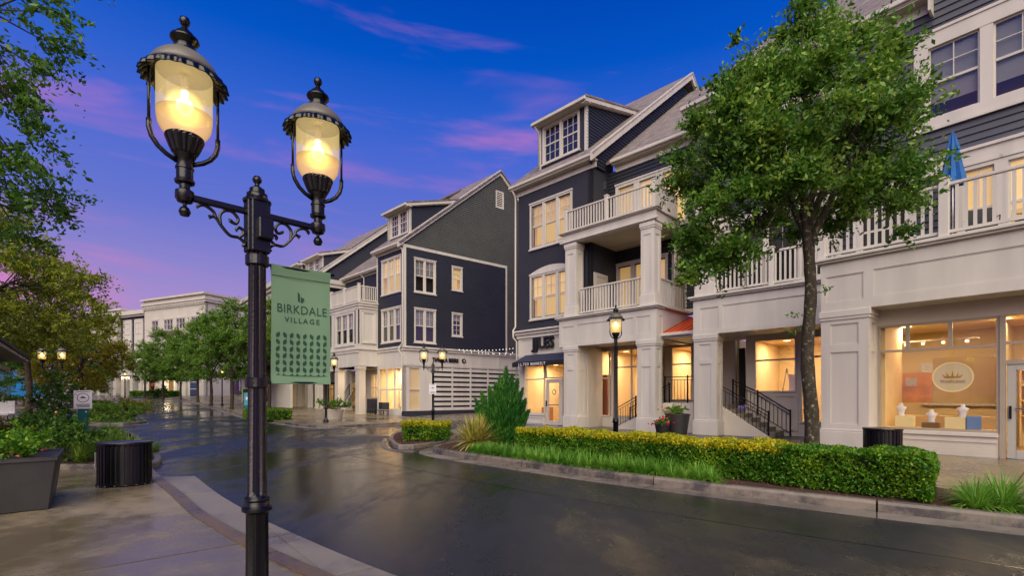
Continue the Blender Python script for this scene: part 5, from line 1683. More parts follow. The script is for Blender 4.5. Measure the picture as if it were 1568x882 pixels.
def lamp_copy(loc, rz, label):
    return copy_tree(near, loc, rz, label, LG)
lamp_copy((-3.57, 22.0, .10), R(8), 'black double lamp behind the square-clipped hedge, with white notice on its post')
lamp_copy((-10.05, 26.3, .10), R(20), 'black double lamp on the corner pavement left of the lit porch, half behind the banner')
lamp_copy((-20.8, 22.0, .1), R(5), 'black double lamp glowing below the olive trees at the left')
def single_lamp(loc, label):
    t = empty('single_street_lamp', loc, R(20), label, 'street lamp', LG)
    lamp_post(t, 2.66, False)
    o = lamp_lantern(t, 0)
    return t
sgl = single_lamp((2.73, 12.8, .10), 'black single lantern lamp rising behind the long hedge before the white pillars')
copy_tree(sgl, (-28.6, 48, g(48) + .1), R(10), 'small distant single lamp among the street trees near the red brick building', LG)
copy_tree(sgl, (-52.5, 66, g(66) + .1), R(10), 'farthest thin single lamp beside the low hedge at the end of the road', LG)
# clamps and banner on the near lamp
for z in (2.39, 1.57):
    MB().lathe([(.066, z - .035), (.072, z - .03), (.072, z + .03), (.066, z + .035)], 20).build('banner_clamp', black, near)
bn = empty('street_banner', (-1.71, 3.265, .02), math.atan2(.66, .755), 'green street banner with leaf pattern hanging from the near lamp post', 'banner')
for z in (2.375, 1.575):
    MB().tube([(.05, 0, z), (.52, 0, z)], .010, 8).build('banner_rod', black, bn)
m = MB(); nx, nz_ = 16, 24
gp = [[None] * (nz_ + 1) for _ in range(nx + 1)]
def bw(x, z):
    return .009 * math.sin(x * 17 + z * 1.5) * (1 - abs(z - 1.97) / .55) + .006 * math.sin(z * 8 + x * 6)
x0, x1, zb0, zb1 = .085, .488, 1.567, 2.385
for side in (0, 1):
    gp = [[m.p(x0 + (x1 - x0) * i / nx, bw(x0 + (x1 - x0) * i / nx, zb0 + (zb1 - zb0) * j / nz_) + (.0015 if side else -.0015) + (-.014 if j in (0, nz_) else (-.010 if j in (1, nz_ - 1) else 0)) * (1 if not side else -1), zb0 + (zb1 - zb0) * j / nz_) for j in range(nz_ + 1)] for i in range(nx + 1)]
    for i in range(nx):
        for j in range(nz_): m.f.append([gp[i][j], gp[i + 1][j], gp[i + 1][j + 1], gp[i][j + 1]])
m.build('banner_cloth', greenb, bn, smooth=True, norm=False)
MB(lambda x, y, z: (x, bw(x, z) + y - .004, z)).box(x0 + .004, x1 - .004, 0, .001, 2.31, 2.314).box(x0 + .004, x1 - .004, 0, .001, 1.622, 1.626).build('hem_stitching', greend, bn)
Wb = lambda a, d, z: (a, bw(a, z) - .0035 - d, z)
text_obj('banner_title', 'BIRKDALE', lambda a, d, z: Wb(.290 + a, d, 2.062 + z), .086, .001, greend, bn, spacing=1.06, xscale=.86)
text_obj('banner_subtitle', 'VILLAGE', lambda a, d, z: Wb(.290 + a, d, 1.998 + z), .050, .001, greend, bn, spacing=1.35, bold=.0004)
def leaf_poly(m, cx, cz, L_, w, ang):
    P = []
    for k in range(9):
        t = k / 8; P.append((-L_ / 2 + L_ * t, w * math.sin(math.pi * t)))
    P += [(x, -z) for x, z in reversed(P[1:-1])]
    ca, sa = math.cos(ang), math.sin(ang)
    m.poly([Wb(cx + x * ca - z * sa, .0006, cz + x * sa + z * ca) for x, z in P])
m = MB()
for i in range(8):
    for j in range(7):
        cx = x0 + .042 + i * .0455; cz = 1.618 + j * .0478
        leaf_poly(m, cx, cz, .045, .0125, R(115) if (i + j) % 2 else R(65))
m.build('leaf_print', greend, bn, norm=False, kind='stuff')
m = MB()
m.poly([Wb(.262, .0006, 2.22), Wb(.262, .0006, 2.155), Wb(.275, .0006, 2.145), Wb(.278, .0006, 2.19), Wb(.274, .0006, 2.205)])
m.poly([Wb(.284, .0006, 2.185), Wb(.281, .0006, 2.145), Wb(.295, .0006, 2.145), Wb(.307, .0006, 2.16), Wb(.306, .0006, 2.175)])
m.build('leaf_logo', greend, bn, norm=False)

# ================================================================== STREET FURNITURE
def litter_bin(name, loc, rz, rx, ry, h, label, n=34, lab=True):
    t = empty(name, loc, rz, label, 'litter bin')
    E_ = lambda r, k: (rx * r * math.cos(k), ry * r * math.sin(k))
    def ering(m, r, z, n_=48): return [m.p(*E_(r, 2 * math.pi * k / n_), z) for k in range(n_)]
    def eloft(name, prof, mat):
        m = MB(); rs = [ering(m, r, z) for r, z in prof]
        for a, b in zip(rs, rs[1:]):
            for k in range(48): m.f.append([a[k], a[(k + 1) % 48], b[(k + 1) % 48], b[k]])
        m.f.append(rs[0][::-1]); m.f.append(rs[-1])
        o = m.build(name, mat, t); smooth_angle(o.data, 40); return o
    eloft('inner_liner', [(.90, .03), (.90, h - .06)], blackm)
    eloft('base_ring', [(1.0, .01), (1.03, .015), (1.03, .045), (.98, .05)], black)
    eloft('top_ring', [(.96, h - .05), (1.02, h - .045), (1.04, h - .02), (1.02, h), (.8, h + .004), (.55, h - .01)], black)
    for k in range(n):
        a = 2 * math.pi * k / n
        x, y = E_(.975, a)
        nrm = math.atan2(math.sin(a) / ry, math.cos(a) / rx)
        s_ = MB().box(-.006, .006, -.021 * (rx + ry) / .72, .021 * (rx + ry) / .72, .03, h - .03).build('slat', black, t)
        s_.location = (x, y, 0); s_.rotation_euler = (0, 0, nrm)
    for k in range(0, n, 2):
        a = 2 * math.pi * (k + .5) / n
        x, y = E_(1.035, a)
        q = MB().lathe([(.014, .012), (.014, .03), (.006, .034)], 8).build('foot_bolt', chrome, t); q.location = (x, y, 0)
    if lab:
        a0 = R(205) - rz
        x, y = E_(1.0, a0); nr = math.atan2(math.sin(a0) / ry, math.cos(a0) / rx)
        q = MB().box(0, .004, -.06, .06, h - .40, h - .16).build('bin_label', signw, t); q.location = (x, y, 0); q.rotation_euler = (0, 0, nr)
        q = MB().box(.004, .006, -.06, .06, h - .16 - .09, h - .16).build('label_header', M('label_green', (60, 110, 90), .5), t); q.location = (x, y, 0); q.rotation_euler = (0, 0, nr)
        q = MB().box(.004, .006, -.045, .045, h - .30, h - .285).box(.004, .006, -.045, .045, h - .33, h - .32).box(.004, .006, -.045, .045, h - .36, h - .35).build('label_text', signk, t); q.location = (x, y, 0); q.rotation_euler = (0, 0, nr)
    return t
litter_bin('litter_bin', (-6.46, 8.12, .02), R(25), .375, .26, .72, 'black slatted oval litter bin on the wet pavement, beside the planter')
litter_bin('litter_bin', (8.3, 10.9, .01), R(-40), .36, .36, .78, 'black litter bin behind the hedge end, below the jewellery window', n=28, lab=False)

def frustum(m, a, b, h, z0=0, tx=1.0, ty=1.0):
    m.hexa([(-a, -b, z0), (a, -b, z0), (a, b, z0), (-a, b, z0)], [(-a * tx, -b * ty, z0 + h), (a * tx, -b * ty, z0 + h), (a * tx, b * ty, z0 + h), (-a * tx, b * ty, z0 + h)])
    return m
bigp = empty('square_planter', (-6.88, 6.38, .02), R(40), 'big dark grey tapered planter with pink flowers at the left edge', 'planter')
o = frustum(MB(), .62, .55, .67, tx=1.13, ty=1.13).build('planter_box', plantg, bigp, bevel=.012)
MB().frame(-.715, .715, -.64, .64, .03, .655, .70) if False else None
m = MB(lambda a, b, c: (a, c, b)); m.frame(-.715, .715, -.64, .64, .04, .64, .70); m.build('planter_rim', plantg, bigp, bevel=.006)
MB().box(-.66, .66, -.58, .58, .6, .655).build('soil', mulch, bigp)
# teal posts and notice
for (x, y, h, l) in ((-15.9, 17.5, .86, 'shorter teal square post among the shrubs, left of the notice'), ):
    t = empty('teal_post', (x, y, .1), R(30), l, 'bollard')
    MB().box(-.085, .085, -.085, .085, 0, h - .02).build('post', teal, t, bevel=.006)
    MB().box(-.03, .03, -.03, .03, h - .02, h).build('cap', teal, t, bevel=.01)
def notice(name, loc, rz, w, h, z, post, label):
    t = empty(name, loc, rz, label, 'sign')
    if post: MB().box(-.13, .13, -.055, .055, 0, z + .03).build('post', teal, t, bevel=.006)
    MB().box(-w / 2, w / 2, -.075, -.06, z, z + h).build('sign_panel', signw, t, bevel=.003)
    Wn = lambda a, d, zz: (a, -.0755 - d, zz)
    m = MB(Wn)
    n = 28; r = w * .33; cz = z + h * .6
    P = [(r * math.cos(2 * math.pi * k / n), r * math.sin(2 * math.pi * k / n)) for k in range(n)]
    for k in range(n):
        j = (k + 1) % n
        m.hexa([(P[k][0], 0, cz + P[k][1]), (P[j][0], 0, cz + P[j][1]), (P[j][0] * .9, 0, cz + P[j][1] * .9), (P[k][0] * .9, 0, cz + P[k][1] * .9)],
               [(P[k][0], .002, cz + P[k][1]), (P[j][0], .002, cz + P[j][1]), (P[j][0] * .9, .002, cz + P[j][1] * .9), (P[k][0] * .9, .002, cz + P[k][1] * .9)])
    m.hexa([(-r * .55, 0, cz - .01), (r * .55, 0, cz - .02), (r * .3, 0, cz + .02), (-r * .1, 0, cz + .05)], [(-r * .55, .002, cz - .01), (r * .55, .002, cz - .02), (r * .3, .002, cz + .02), (-r * .1, .002, cz + .05)])
    for k in range(3):
        m.box(-w * .38, w * .38, 0, .002, z + h * (.08 + k * .07), z + h * (.11 + k * .07))
    m.box(-w * .38, w * .38, 0, .002, z + h * .92, z + h * .95)
    m.build('notice_print', signk, t)
    return t
notice('notice_post', (-14.1, 16.0, .1), R(36), .46, .60, .99, True, 'white notice with round emblem on a teal post beside the road')
n2 = notice('lamp_notice', (-3.57, 21.93, .1), R(8), .30, .44, 1.5, False, 'white notice fixed to the double lamp behind the square-clipped hedge')

def round_pot(name, loc, r0, r1, h, mat, label):
    t = empty(name, loc, 0, label, 'planter')
    q = MB().lathe([(r0, 0), (r0 * 1.02, .02), (r1 * .97, h - .06), (r1, h - .05), (r1, h), (r1 * .9, h), (r1 * .88, h - .05)], 28).build('pot', mat, t); smooth_angle(q.data, 40)
    MB().lathe([(r1 * .89, h - .06), (r1 * .89, h - .045)], 20).build('soil', mulch, t)
    return t
pot1 = round_pot('tapered_planter', (5.95, 17.5, .01), .30, .44, .86, plantg, 'dark grey tapered planter below the brick landing, holding red flowers')
pot1b = round_pot('small_planter', (5.35, 17.3, .01), .18, .27, .52, plantg, 'small dark planter with red flowers left of the larger grey planter')
pot2 = round_pot('white_bowl_planter', (-10.6, 28.9, .1), .45, .62, .62, whitec, 'pale bowl planter with trailing leaves by the corner building steps')
# string lights over the side street
sl_ = tag(MB().tube([B.world(-.2 + 0, 0, 0)] * 2, .001, 3).build('string_lights', blackm), 'string of small white lamps hanging across the side street beside the clapboard gable', 'string lights')
sl_.data.clear_geometry()
m = MB()
runs = []
for (z0, z1, v0, v1, sag) in ((4.72, 5.62, 2.0, 9.6, .25), (4.62, 5.25, 2.4, 9.8, .25), (4.6, 4.95, 4.0, 10.2, .12)):
    P = [B.world(3 + 0, v0 + (v1 - v0) * k / 24, z0 + (z1 - z0) * k / 24 - sag * 4 * (k / 24) * (1 - k / 24)) for k in range(25)]
    m.tube(P, .008, 4); runs.append(P)
me = m.mesh('string_lights', blackm); old = sl_.data; sl_.data = me
bl = MB().lathe([(.012, 0), (.03, -.025), (.03, -.05), (.012, -.075)], 8).mesh('string_bulb', litwhite)
for i, P in enumerate(runs):
    for k in range(1, 25, 1 if i == 0 else 2): link('string_bulb', bl, sl_, P[k])
# benches / cafe chairs by the corner shop
for i, (u, v, l) in enumerate(((-2.9, -.8, 'black metal cafe chair at the left end of the corner shop window'), (-1.9, -.7, 'black metal cafe chair below the middle of the corner shop window'), (-1.1, -.75, 'black metal cafe chair next to the corner downpipe'))):
    t = empty('cafe_chair', B.world(u, v, .06), B.ang + .4 * i, l, 'chair')
    MB().box(-.24, .24, -.24, .24, .42, .46).build('seat', blackm, t)
    MB().box(-.24, .24, .2, .24, .5, 1.0).build('backrest', blackm, t)
    for sx in (-1, 1):
        for sy in (-1, 1): MB().box(.2 * sx - .02, .2 * sx + .02, .2 * sy - .02, .2 * sy + .02, 0, .42).build('leg', black, t)
# ================================================================== PLANTS
def quads_mesh(name, V, mat):
    """V: (n,4,3) array of separate quads"""
    n = len(V)
    me = bpy.data.meshes.new(name)
    me.vertices.add(n * 4)
    me.vertices.foreach_set('co', V.reshape(-1).astype(np.float32))
    me.loops.add(n * 4)
    me.loops.foreach_set('vertex_index', np.arange(n * 4, dtype=np.int32))
    me.polygons.add(n)
    me.polygons.foreach_set('loop_start', np.arange(0, n * 4, 4, dtype=np.int32))
    me.polygons.foreach_set('loop_total', np.full(n, 4, dtype=np.int32))
    me.update(calc_edges=True)
    me.materials.append(mat)
    return me
def unit(a):
    return a / (np.linalg.norm(a, axis=-1, keepdims=True) + 1e-9)
def leaf_quads(P, A, size, aspect=.45, flat=.6):
    """rhombic leaves at P with long axis near A"""
    n = len(P)
    A = unit(A)
    R_ = rng.normal(size=(n, 3)); R_[:, 2] += flat * 2.0
    Bv = unit(np.cross(A, R_))
    s = size * rng.uniform(.65, 1.3, (n, 1))
    Nn = np.cross(A, Bv)
    V = np.stack([P - A * s * .5, P + Bv * s * aspect * .5 + Nn * s * .06 - A * s * .05, P + A * s * .5 - Nn * s * .08, P - Bv * s * aspect * .5 + Nn * s * .06 - A * s * .05], axis=1)
    return V
def crown_quads(centers, outs, rad, per, size, aspect=.5, flat=.35, droop=.0):
    Vs = []
    for c, o, r in zip(centers, outs, rad):
        n = int(per * (r / np.mean(rad)) ** 2)
        k = max(5, n // 26)
        # twigs leaving the clump centre, leaves set along each
        d = unit(rng.normal(size=(k, 3)) * [1, 1, .62] + o * .75 + [0, 0, .12])
        ln = r * rng.uniform(.55, 1.25, (k, 1))
        m = n // k
        t = rng.uniform(.15, 1.0, (k, m, 1))
        base = c + d[:, None, :] * ln[:, None, :] * t
        base[..., 2] -= droop * (t[..., 0] ** 2) * ln
        base += rng.normal(size=(k, m, 3)) * r * .075
        A = d[:, None, :] * .8 + rng.normal(size=(k, m, 3)) * .75
        Vs.append(leaf_quads(base.reshape(-1, 3), A.reshape(-1, 3), size, aspect, flat))
    return np.concatenate(Vs)
def tree(name, label, loc, trunk_pts, trunk_r, prof, n_cl, cl_r, per, size, leafm, limbs=6, group=None, squash=1.0, seed=1, shift=(0, 0), droop=0.0, extra=(), light=False, cat='tree', barkm=None, cx=0.0):
    """prof: list of (height, radius) of the crown envelope"""
    global rng
    rng = np.random.default_rng(seed); random.seed(seed)
    t = empty(name, loc, 0, label, cat, group)
    bk = barkm or bark
    tp = catmull([Vector(p) for p in trunk_pts], 5)
    n = len(tp)
    rr = [trunk_r * (1.25 if k == 0 else 1.0) * (1 - .45 * k / n) * (1 + .05 * math.sin(k * 2.3)) for k in range(n)]
    MB().tube(tp, rr, 12).build('trunk', bk, t, smooth=True)
    zs = np.array([p[0] for p in prof]); rs = np.array([p[1] for p in prof])
    C_, O_, Rd = [], [], []
    tries = 0
    top = Vector(trunk_pts[-1])
    while len(C_) < n_cl and tries < 20000:
        tries += 1
        z = rng.uniform(zs[0], zs[-1]); R0 = np.interp(z, zs, rs)
        if rng.uniform() > (R0 / rs.max()) ** 1.2: continue
        a = rng.uniform(0, 2 * math.pi)
        f = rng.uniform(.30, 1.0) ** .55
        wob = 1 + .16 * math.sin(3 * a + seed) + .10 * math.sin(5 * a + z * 2 + seed)
        r = max(0, R0 * f * wob - cl_r * .55)
        c = np.array([r * math.cos(a) + shift[0] * (z - zs[0]) / (zs[-1] - zs[0]), r * math.sin(a) * squash + shift[1], z])
        if C_ and min(np.linalg.norm(np.array(C_) - c, axis=1)) < cl_r * .62: continue
        C_.append(c); O_.append(np.array([math.cos(a), math.sin(a), .15 + .5 * (z - zs.mean()) / (np.ptp(zs))])); Rd.append(cl_r * rng.uniform(.75, 1.25))
    if cx:
        keep = [i for i, c in enumerate(C_) if .35 < (loc[0] + c[0] + cx) / (loc[1] + c[1]) < .785 and (c[2] > 4.8 or c[0] < -1.05 or (c[0] > 1.15 and c[2] > 4.35))]
        C_ = [C_[i] + np.array([cx, 0, 0]) for i in keep]; O_ = [O_[i] for i in keep]; Rd = [Rd[i] for i in keep]
    for c, r in extra:
        C_.append(np.array(c, float)); O_.append(unit(np.array([c[0], c[1], 0.01]))); Rd.append(r)
    V = crown_quads(C_, O_, Rd, per, size, droop=droop)
    link('crown', quads_mesh('crown', V, leafm), t)
    # limbs: group clumps by nearest main limb direction
    m = MB()
    z0 = trunk_pts[-1][2]; zc = float(np.average(zs, weights=rs))
    L0 = []
    for k in range(limbs):
        a = 2 * math.pi * k / limbs + seed
        rr_ = float(np.interp(zc, zs, rs)) * .5
        e = Vector((rr_ * math.cos(a), rr_ * math.sin(a) * squash, zc + random.uniform(-.3, .8) * (zs[-1] - zs[0]) * .2))
        L0.append(e)
    L0.append(Vector((0, 0, zs[0] + (zs[-1] - zs[0]) * .72)))
    for e in L0:
        s0 = tp[int(n * random.uniform(.78, .99)) - 1]
        mid = s0.lerp(e, .5) + Vector((0, 0, .12 * (e - s0).length)) + Vector([random.uniform(-.1, .1) for _ in range(3)])
        m.tube(catmull([s0, mid, e], 5), [trunk_r * (.55 - .42 * k / 10) for k in range(11)], 7)
    for c in C_:
        c = Vector(c)
        e = min(L0, key=lambda q: (q - c).length)
        f = random.uniform(.45, 1.0)
        s0 = tp[-1].lerp(e, f)
        mid = s0.lerp(c, .5) + Vector([random.uniform(-.12, .12) for _ in range(3)]) * (c - s0).length
        m.tube([s0, mid, c], [trunk_r * .14, trunk_r * .09, trunk_r * .04], 4)
    m.build('limbs', bk, t, smooth=True)
    return t

tree('street_tree', 'large leafy elm-like tree rising behind the long hedge before the right building', (5.22, 8.5, .02),
     [(0, 0, 0), (.02, 0, 1.0), (-.05, .02, 2.2), (.0, 0, 3.3), (-.06, 0, 4.25), (-.1, .02, 5.0)], .125,
     [(3.75, 1.6), (4.4, 2.1), (5.3, 2.15), (6.2, 1.95), (7.0, 1.4), (7.8, .8), (8.5, .3)], 100, .54, 760, .088, leaf_main, limbs=7, seed=5, barkm=lichbark, cx=-.22,
     extra=(((-2.05, -.1, 3.5), .38), ((-1.9, .2, 3.85), .42), ((-1.6, -.2, 3.75), .36), ((-1.95, .1, 4.3), .45), ((-2.2, 0, 5.6), .4), ((-1.55, 0, 6.9), .3), ((1.55, 0, 4.35), .36), ((-.1, 0, 8.5), .3), ((-1.25, 0, 7.7), .2), ((1.75, .1, 6.3), .34), ((1.8, .2, 5.6), .36), ((1.85, .3, 4.95), .34), ((-1.9, 0, 6.3), .3), ((.9, .3, 7.9), .25)))
# small shoots on the trunk
rng = np.random.default_rng(3)
V = crown_quads([np.array([-.2, 0, 2.9]), np.array([.18, -.1, 3.3]), np.array([-.28, 0, 2.55])], [np.array([-1, 0, .3]), np.array([1, 0, .3]), np.array([-1, 0, 0])], [.25, .22, .2], 40, .055)
o = link('trunk_shoots', quads_mesh('trunk_shoots', V, leaf_main), None); o.parent = [x for x in bpy.data.objects if x.name == 'street_tree'][0]; o['kind'] = 'stuff'

# overhanging tree at the upper left
tree('overhanging_tree', 'dark green tree with drooping branches reaching in at the upper left corner', (-10.2, 7.2, .05),
     [(0, 0, 0), (.05, 0, 2), (.1, 0, 4.4), (.1, 0, 6)], .2,
     [(4.2, 1.9), (5.2, 2.9), (6.6, 3.2), (8.4, 3.0), (10.2, 2.4), (11.5, 1.2)], 90, .72, 420, .10, leaf_dark, seed=11, droop=.35,
     extra=(((3.35, .3, 7.9), .5), ((3.2, .2, 7.3), .5), ((2.9, .2, 6.5), .45), ((2.95, -.1, 5.75), .4), ((2.7, .1, 5.1), .45), ((3.1, .2, 8.6), .5), ((2.45, .2, 4.55), .4)))
# olive trees behind at the left
tree('olive_toned_tree', 'broad yellow-green tree over the left patio behind the overhanging tree', (-17.8, 15.6, .1),
     [(0, 0, 0), (.1, 0, 1.4), (0, 0, 2.8), (0, 0, 4)], .16,
     [(3.1, 2.0), (3.7, 3.1), (4.8, 3.5), (6.0, 3.0), (7.1, 1.9), (7.8, .8)], 95, .72, 420, .11, leaf_yel, seed=12,
     extra=(((3.7, 0, 4.6), .55), ((3.9, 0, 5.2), .5), ((3.5, 0, 3.7), .55)))
tree('olive_toned_tree', 'yellow-green tree whose crown surrounds the left double lamp', (-24.5, 24.6, .1),
     [(0, 0, 0), (.1, 0, 1.6), (0, 0, 3.2), (0, 0, 4.4)], .16,
     [(3.6, 2.4), (4.6, 3.6), (6.0, 3.9), (7.4, 3.1), (8.5, 1.6)], 80, .85, 330, .15, leaf_yel, seed=14)
tree('lamplit_tree', 'rounded tree with amber lamp light painted into its leaves, left of the road before the pale building', (-27.9, 31.5, .1),
     [(0, 0, 0), (.1, 0, 1.2), (0, 0, 2.4), (0, 0, 3.6)], .15,
     [(1.7, 1.6), (2.6, 2.8), (3.8, 3.1), (5.2, 2.6), (6.4, 1.4)], 70, .75, 330, .14, leaf_lamplit_tint, seed=15)
ft = tree('roadside_tree', 'rounded green street tree nearest the brick building, on the far pavement', (-24.2, 42, g(42) + .1),
     [(0, 0, 0), (.05, 0, 1.2), (0, 0, 2.6), (0, 0, 3.6)], .16,
     [(2.7, 1.6), (3.8, 3.0), (5.4, 3.2), (7.0, 2.5), (8.4, 1.4), (9.5, .5)], 80, .85, 330, .16, leaf_far, seed=21, group='street trees along the far pavement')
GT = 'street trees along the far pavement'
for (px, Y, s, rz, lab) in ((323, 47, .98, 1.1, 'street tree with slim trunk, second along the far pavement from the brick building'), (303, 55, 1.0, 2.4, 'street tree before the navy door of the pale building'),
                            (277, 60, .86, 3.3, 'smaller street tree between the navy door and the forked tree'), (250, 62, .95, 4.2, 'fork-trunked street tree at the end of the far pavement'),
                            (222, 66, .82, 5.4, 'low dark green street tree before the brown garage-like doors'),
                            (412, 44, 1.05, .6, 'street tree hidden behind the banner left of the corner building')):
    c = copy_tree(ft, ((px - 784) / 745 * Y, Y, g(Y) + .1), rz, lab, GT)
    c.scale = (s, s, s)
bt = tree('background_tree', 'tree filling the gap behind the left patio', (-36, 34, .2), [(0, 0, 0), (0, 0, 2), (0, 0, 4)], .2,
     [(1.2, 2.6), (3, 4.0), (5, 4.2), (7, 3.2), (8.6, 1.4)], 70, 1.1, 260, .22, leaf_dark, seed=31, group='background trees at the left')
for (x, y, s, rz, lab) in ((-45.5, 50.5, .9, 6, 'background tree between the left double lamp and the pale building wing'), (-53, 58, 1.0, 3.6, 'background tree just left of the pale building wing'), (-47, 47, 1.1, 1, 'farther background tree left of the road bend'), (-58, 56, 1.25, 2, 'background tree beyond the pale building left wing'), (-46, 30, 1.2, 3, 'background tree behind the blue screen'), (-30, 25.5, .62, 4, 'small background tree right behind the patio lamp'), (-74, 70, 1.5, 5, 'farthest background tree at the left horizon')):
    c = copy_tree(bt, (x, y, g(y)), rz, lab, 'background trees at the left'); c.scale = (s, s, s)

# hedges --------------------------------------------------------------
def surf_points(a, b, c0, c1, n, jit):
    """points on the top and sides of a box (2a x 2b, z c0..c1); returns P and outward normals"""
    h = c1 - c0
    A = [4 * a * b, 2 * a * h, 2 * a * h, 2 * b * h, 2 * b * h]
    cnt = (np.array(A) / sum(A) * n).astype(int)
    P, Nn = [], []
    for k, m in enumerate(cnt):
        u = rng.uniform(-1, 1, m); v = rng.uniform(-1, 1, m); z = rng.uniform(c0, c1, m)
        if k == 0: p = np.stack([u * a, v * b, np.full(m, c1)], 1); q = np.tile([0, 0, 1.], (m, 1))
        elif k < 3: s = 1 if k == 1 else -1; p = np.stack([u * a, np.full(m, s * b), z], 1); q = np.tile([0, float(s), 0], (m, 1))
        else: s = 1 if k == 3 else -1; p = np.stack([np.full(m, s * a), v * b, z], 1); q = np.tile([float(s), 0, 0], (m, 1))
        P.append(p); Nn.append(q)
    P = np.concatenate(P); Nn = np.concatenate(Nn)
    w = .035 * np.sin(P[:, 0] * 3.1 + P[:, 2] * 5) + .03 * np.sin(P[:, 1] * 5.7 + P[:, 0] * 7.3) + .02 * np.sin(P[:, 0] * 15 + P[:, 2] * 17)
    P = P + Nn * (w[:, None] * .7 + rng.uniform(-jit, jit * .5, (len(P), 1)))
    return P, Nn
def hedge(label, loc, rz, a, b, h, size, dens, gold=True, z0=.0, name='clipped_hedge', gold_to=None, taper=1.0, rnd=0):
    t = empty(name, loc, rz, label, 'hedge')
    n = int(dens * (4 * a * b + 4 * (a + b) * h))
    P, Nn = surf_points(a, b, z0 + .03, z0 + h, n, .05)
    f = 1 + (taper - 1) * (1 - (P[:, 2] - z0) / h)
    P[:, 0] *= f if rnd else 1; P[:, 1] *= f
    if rnd:   # rounded plan
        rr = np.maximum(1, (np.abs(P[:, 0] / a) ** 4 + np.abs(P[:, 1] / b) ** 4) ** .25)
        P[:, 0] /= rr; P[:, 1] /= rr
    A = Nn * .6 + rng.normal(size=P.shape) * .7 + [0, 0, .35]
    V = leaf_quads(P, A, size, .6, .1)
    is_top = (P[:, 2] > z0 + h - .075 + .04 * rng.uniform(-1, 1, len(P)) - .02)
    if gold:
        lim = is_top
        if gold_to is not None: lim = is_top & (P[:, 0] < gold_to + rng.normal(size=len(P)) * .05)
        lim = lim & (rng.uniform(size=len(lim)) < .80)
        link('foliage', quads_mesh('foliage', V[~lim], leaf_hedge), t)
        link('new_growth', quads_mesh('new_growth', V[lim], leaf_gold), t)
    else:
        link('foliage', quads_mesh('foliage', V, leaf_hedge), t)
    MB().box(-a + .09, a - .09, -b * taper + .09, b * taper - .09, z0, z0 + h - .08).build('inner_twigs', twigm, t)
    return t
rng = np.random.default_rng(40)
# long hedge between (.1,11.9) and (5.33,6.25), body behind the front line
L_ = math.hypot(5.23, 5.65); ha = math.atan2(-5.65, 5.23)
nx_, ny_ = .735, .68
cx, cy = (.1 + 5.33) / 2 + nx_ * .42, (11.9 + 6.25) / 2 + ny_ * .42
hedge('long clipped hedge with golden top running along the kerb before the shops', (cx, cy, .11), ha, L_ / 2, .42, .60,   .050, 4200, gold_to=L_ / 2 - 1.75)
hedge('short square-clipped hedge with golden top on the small kerbed island', (-2.76, 15.75, .10), R(8), .78, .8, .56, .07, 1500, taper=.88, rnd=1, name='clipped_bush')
hedge('low green hedge on the far corner pavement, seen between lamp post and banner', (-14.6, 29.0, .1), R(-38), 1.5, .75, .62, .11, 500, gold=False)
hedge('low dark hedge at the foot of the pale building, far end of the road', (-52.5, 71.5, g(71) + .1), R(-8), 3.6, .6, .8, .2, 160, gold=False)
hedge('small dark hedge by the brick building', (-27.5, 52.5, g(52) + .1), R(-40), 1.6, .8, 1.5, .16, 200, gold=False)

# grass tufts ----------------------------------------------------------
def blades(n, h, spread, w, mat, name, curl=1.0, up=.9, nseg=4):
    Vs = []
    for k in range(n):
        a = rng.uniform(0, 2 * math.pi); r0 = rng.uniform(0, .35) * spread * .35
        ln = h * rng.uniform(.6, 1.15); lean = rng.uniform(.15, 1.0) * curl
        d = np.array([math.cos(a), math.sin(a), 0]); s = np.array([-math.sin(a), math.cos(a), 0])
        p = d * r0
        ang = lean * .35; q = [p]; 
        for j in range(nseg):
            ang += lean * .42
            p = p + (d * math.sin(min(ang, 2.5)) + np.array([0, 0, math.cos(min(ang, 2.5))])) * ln / nseg
            q.append(p)
        for j in range(nseg):
            w0 = w * (1 - (j / nseg) ** 2 * .9) / 2; w1 = w * (1 - ((j + 1) / nseg) ** 2 * .95) / 2
            Vs.append([q[j] - s * w0, q[j] + s * w0, q[j + 1] + s * w1, q[j + 1] - s * w1])
    V = np.array(Vs)
    me = quads_mesh(name, V, mat)
    bm = bmesh.new(); bm.from_mesh(me); bmesh.ops.remove_doubles(bm, verts=bm.verts, dist=.0004); bm.to_mesh(me); bm.free()
    return me
tuft = [blades(230, .42, .6, .014, leaf_grass, 'grass_tuft', curl=1.35) for _ in range(4)]
TG = 'grass tufts edging the long hedge'
def tufts(P, label, group, sc=(.85, 1.15), z=.11, meshes=None, jit=.05):
    for k, p in enumerate(P):
        o = link('grass_tuft', (meshes or tuft)[k % 4], None, (p[0] + random.uniform(-jit, jit), p[1] + random.uniform(-jit, jit), g(p[1]) + z), random.uniform(0, 6.28))
        s = random.uniform(*sc); o.scale = (s, s, s)
        tag(o, label, 'ornamental grass', group)
random.seed(4)
line = resample(catmull([Vector(p) for p in ((-.95, 12.05), (.65, 10.25), (2.0, 8.95), (3.25, 7.85))]), .24)
tufts(line, 'arching green grass tuft in the row between kerb and long hedge', TG, (.62, .85), z=.105)
tufts([(p.x + .22, p.y + .22) for p in line[:-1]], 'arching green grass tuft in the row between kerb and long hedge', TG, (.7, .95), z=.105)
line = [(6.0, 6.25), (6.4, 6.4), (6.9, 6.0), (7.3, 5.7), (7.7, 5.4), (7.6, 4.9), (8.0, 4.8), (5.72, 6.0), (5.98, 5.88), (6.25, 5.62), (6.5, 5.5), (6.75, 5.2), (6.2, 6.15), (6.55, 5.85), (6.95, 5.5), (7.2, 4.95), (7.4, 5.2)]
tufts(line, 'green grass tuft in the bed right of the long hedge end', 'grass tufts right of the hedge', (.95, 1.25), z=.1)
